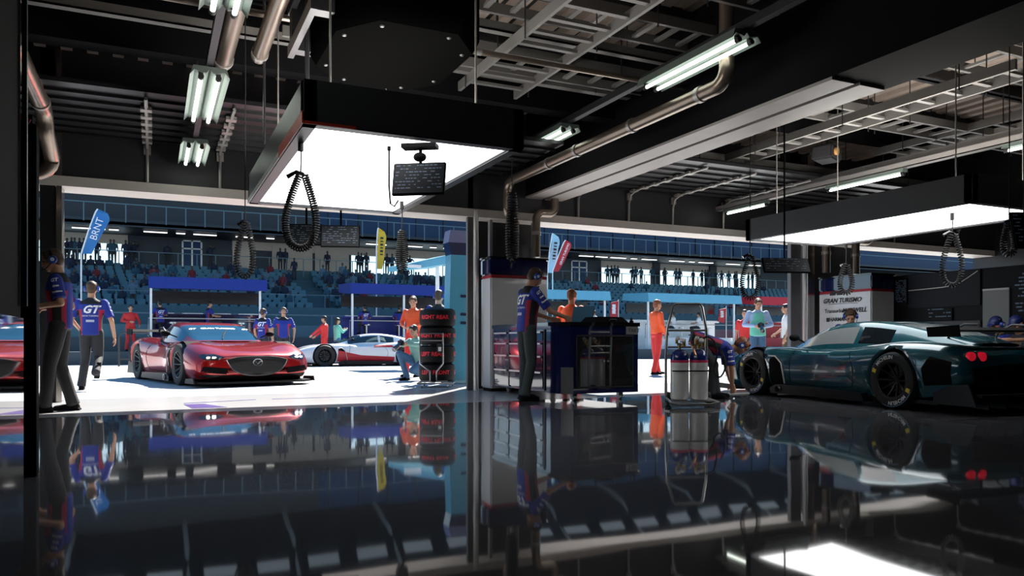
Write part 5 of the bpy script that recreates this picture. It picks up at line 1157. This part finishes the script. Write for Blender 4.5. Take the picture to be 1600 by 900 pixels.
# ---- spectators: single small meshes, seated and standing variants
specm = []
def spectator(variant, col):
    m = MB()
    if variant == 0:   # standing
        limb(m, [(.09, 0, .9), (.1, 0, .5), (.1, 0, .06)], [.09, .07, .06], 8); limb(m, [(-.09, 0, .9), (-.1, 0, .5), (-.1, 0, .06)], [.09, .07, .06], 8)
        limb(m, [(.2, 0, 1.4), (.26, .02, 1.12), (.24, .1, .9)], [.06, .05, .04], 8); limb(m, [(-.2, 0, 1.4), (-.26, .02, 1.12), (-.24, .1, .9)], [.06, .05, .04], 8); z = 0
    elif variant == 1:  # arms on hips
        limb(m, [(.09, 0, .9), (.14, 0, .5), (.16, 0, .06)], [.09, .07, .06], 8); limb(m, [(-.09, 0, .9), (-.14, 0, .5), (-.16, 0, .06)], [.09, .07, .06], 8)
        limb(m, [(.2, 0, 1.4), (.38, -.02, 1.18), (.17, .08, 1.0)], [.06, .05, .04], 8); limb(m, [(-.2, 0, 1.4), (-.38, -.02, 1.18), (-.17, .08, 1.0)], [.06, .05, .04], 8); z = 0
    elif variant == 3:  # one arm raised
        limb(m, [(.09, 0, .9), (.1, 0, .5), (.1, 0, .06)], [.09, .07, .06], 8); limb(m, [(-.09, 0, .9), (-.1, 0, .5), (-.1, 0, .06)], [.09, .07, .06], 8)
        limb(m, [(.2, 0, 1.4), (.36, .05, 1.5), (.2, .12, 1.72)], [.06, .05, .04], 8); limb(m, [(-.2, 0, 1.4), (-.30, .02, 1.15), (-.12, .2, 1.1)], [.06, .05, .04], 8); z = 0
    else:              # seated
        z = -.42
        for s in (-1, 1): limb(m, [(s*.09, 0, .5), (s*.12, -.42, .52), (s*.12, -.42, .06)], [.09, .07, .06], 8); limb(m, [(s*.2, 0, .98), (s*.25, -.05, .72), (s*.12, -.28, .62)], [.06, .05, .04], 8)
    m.loft([[V((cos(a)*w, sin(a)*d, zz+z)) for a in [2*pi*k/12 for k in range(12)]] for zz, w, d in ((.86, .16, .11), (1.1, .15, .11), (1.35, .2, .12), (1.46, .1, .08), (1.5, .05, .05))]); m.ell((0, 0, 1.64+z), (.085, .1, .12)); m.cyl((0, 0, 1.45+z), (0, 0, 1.58+z), .055, n=8)
    me = voxel(m.bm, .035, 1); zt = 1.54+z
    for x in (col, mat('skin_shaded', (.10, .06, .05), .6), trous): me.materials.append(x)  # spectator skin darkened, the shade of the stand put into its colour
    for p_ in me.polygons: 
        c = p_.center; p_.material_index = 2 if (c.z > zt+.12 or c.z < .86+z) else (1 if c.z > zt else 0)
    me.name = 'spectator'; return me
cols_ = [mat('cloth_navy', (.006, .012, .035), .8), mat('cloth_teal', (.015, .06, .10), .8), mat('cloth_wine', (.14, .008, .015), .8), mat('cloth_pale', (.08, .13, .18), .8), mat('cloth_ochre', (.30, .22, .02), .8)]
SM = {(v, c): spectator(v, cols_[c]) for v in (0, 2) for c in (0, 1, 2, 3)}; SM[(1, 0)] = spectator(1, cols_[0]); SM[(3, 0)] = spectator(3, cols_[0]); SM[(2, 4)] = spectator(2, cols_[4]); SM[(1, 2)] = spectator(1, cols_[2])
keys = list(SM); random.seed(11)
def add_spec(key, x, y, z, seated):
    o = bpy.data.objects.new('spectator', SM[key]); COL.objects.link(o); o.location = (x, y, z); o.rotation_euler.z = random.uniform(-.6, .6)
    cn = ('navy', 'teal', 'red', 'pale', 'ochre')[key[1]]; pn = ('standing', 'hands on hips', 'sitting', 'arm raised')[key[0]]
    w_ = ('front rows' if z < 3.6 else 'middle rows' if z < 4.6 else 'upper rows') if seated else 'top rail'
    w_ += ', left of the yellow flag' if x < XY(589, y) else ', between yellow and pale blue flags' if x < XY(856, y) else ', right of the pale blue flag'
    tag(o, 'spectator in '+cn+' top '+pn+', '+w_, 'person', 'spectators in '+cn+' '+pn+' '+w_)
for px in (105, 111, 118, 124, 131, 153, 172, 178, 196, 208, 262, 330, 437, 447, 512, 560, 566, 574, 605, 613, 640, 700, 948, 954, 962, 967, 990, 995, 1003, 1018, 1037, 1040, 1056, 1062, 1084, 1096, 1101, 1106, 1115, 1120, 1129, 1140, 1148, 1151, 1169, 1176):
    k = random.choice([(0, 0), (1, 0), (3, 0), (0, 0), (0, 1)]); Y = random.choice((61.9, 62.4)); add_spec(k, XY(px+random.uniform(-1.5, 1.5), Y), Y, 6.45, False)
used = set()
for i in range(190):
    r_ = random.randint(2, NR-1) if random.random() < .9 else random.randint(1, 2); px = random.choice([random.uniform(98, 300), random.uniform(98, 240), random.uniform(330, 460), random.uniform(500, 560), random.uniform(560, 690), random.uniform(860, 1240)])
    Y = 50.55+1.2*r_; x = round(XY(px, Y)/.58)*.58
    if (r_, x) in used: continue
    used.add((r_, x)); st = random.random() < .2; key = random.choice([(2, 0), (2, 0), (2, 1), (2, 3), (2, 2), (2, 0)] if not st else [(0, 0), (0, 3), (0, 1), (0, 2), (1, 2)])
    if random.random() < .015: key = (2, 4)
    if key[1] == 2 and random.random() < .6: key = (key[0], 0)
    add_spec(key, x, Y-.02-(.45 if key[0] != 2 else 0), 2.5+.345*r_, True)
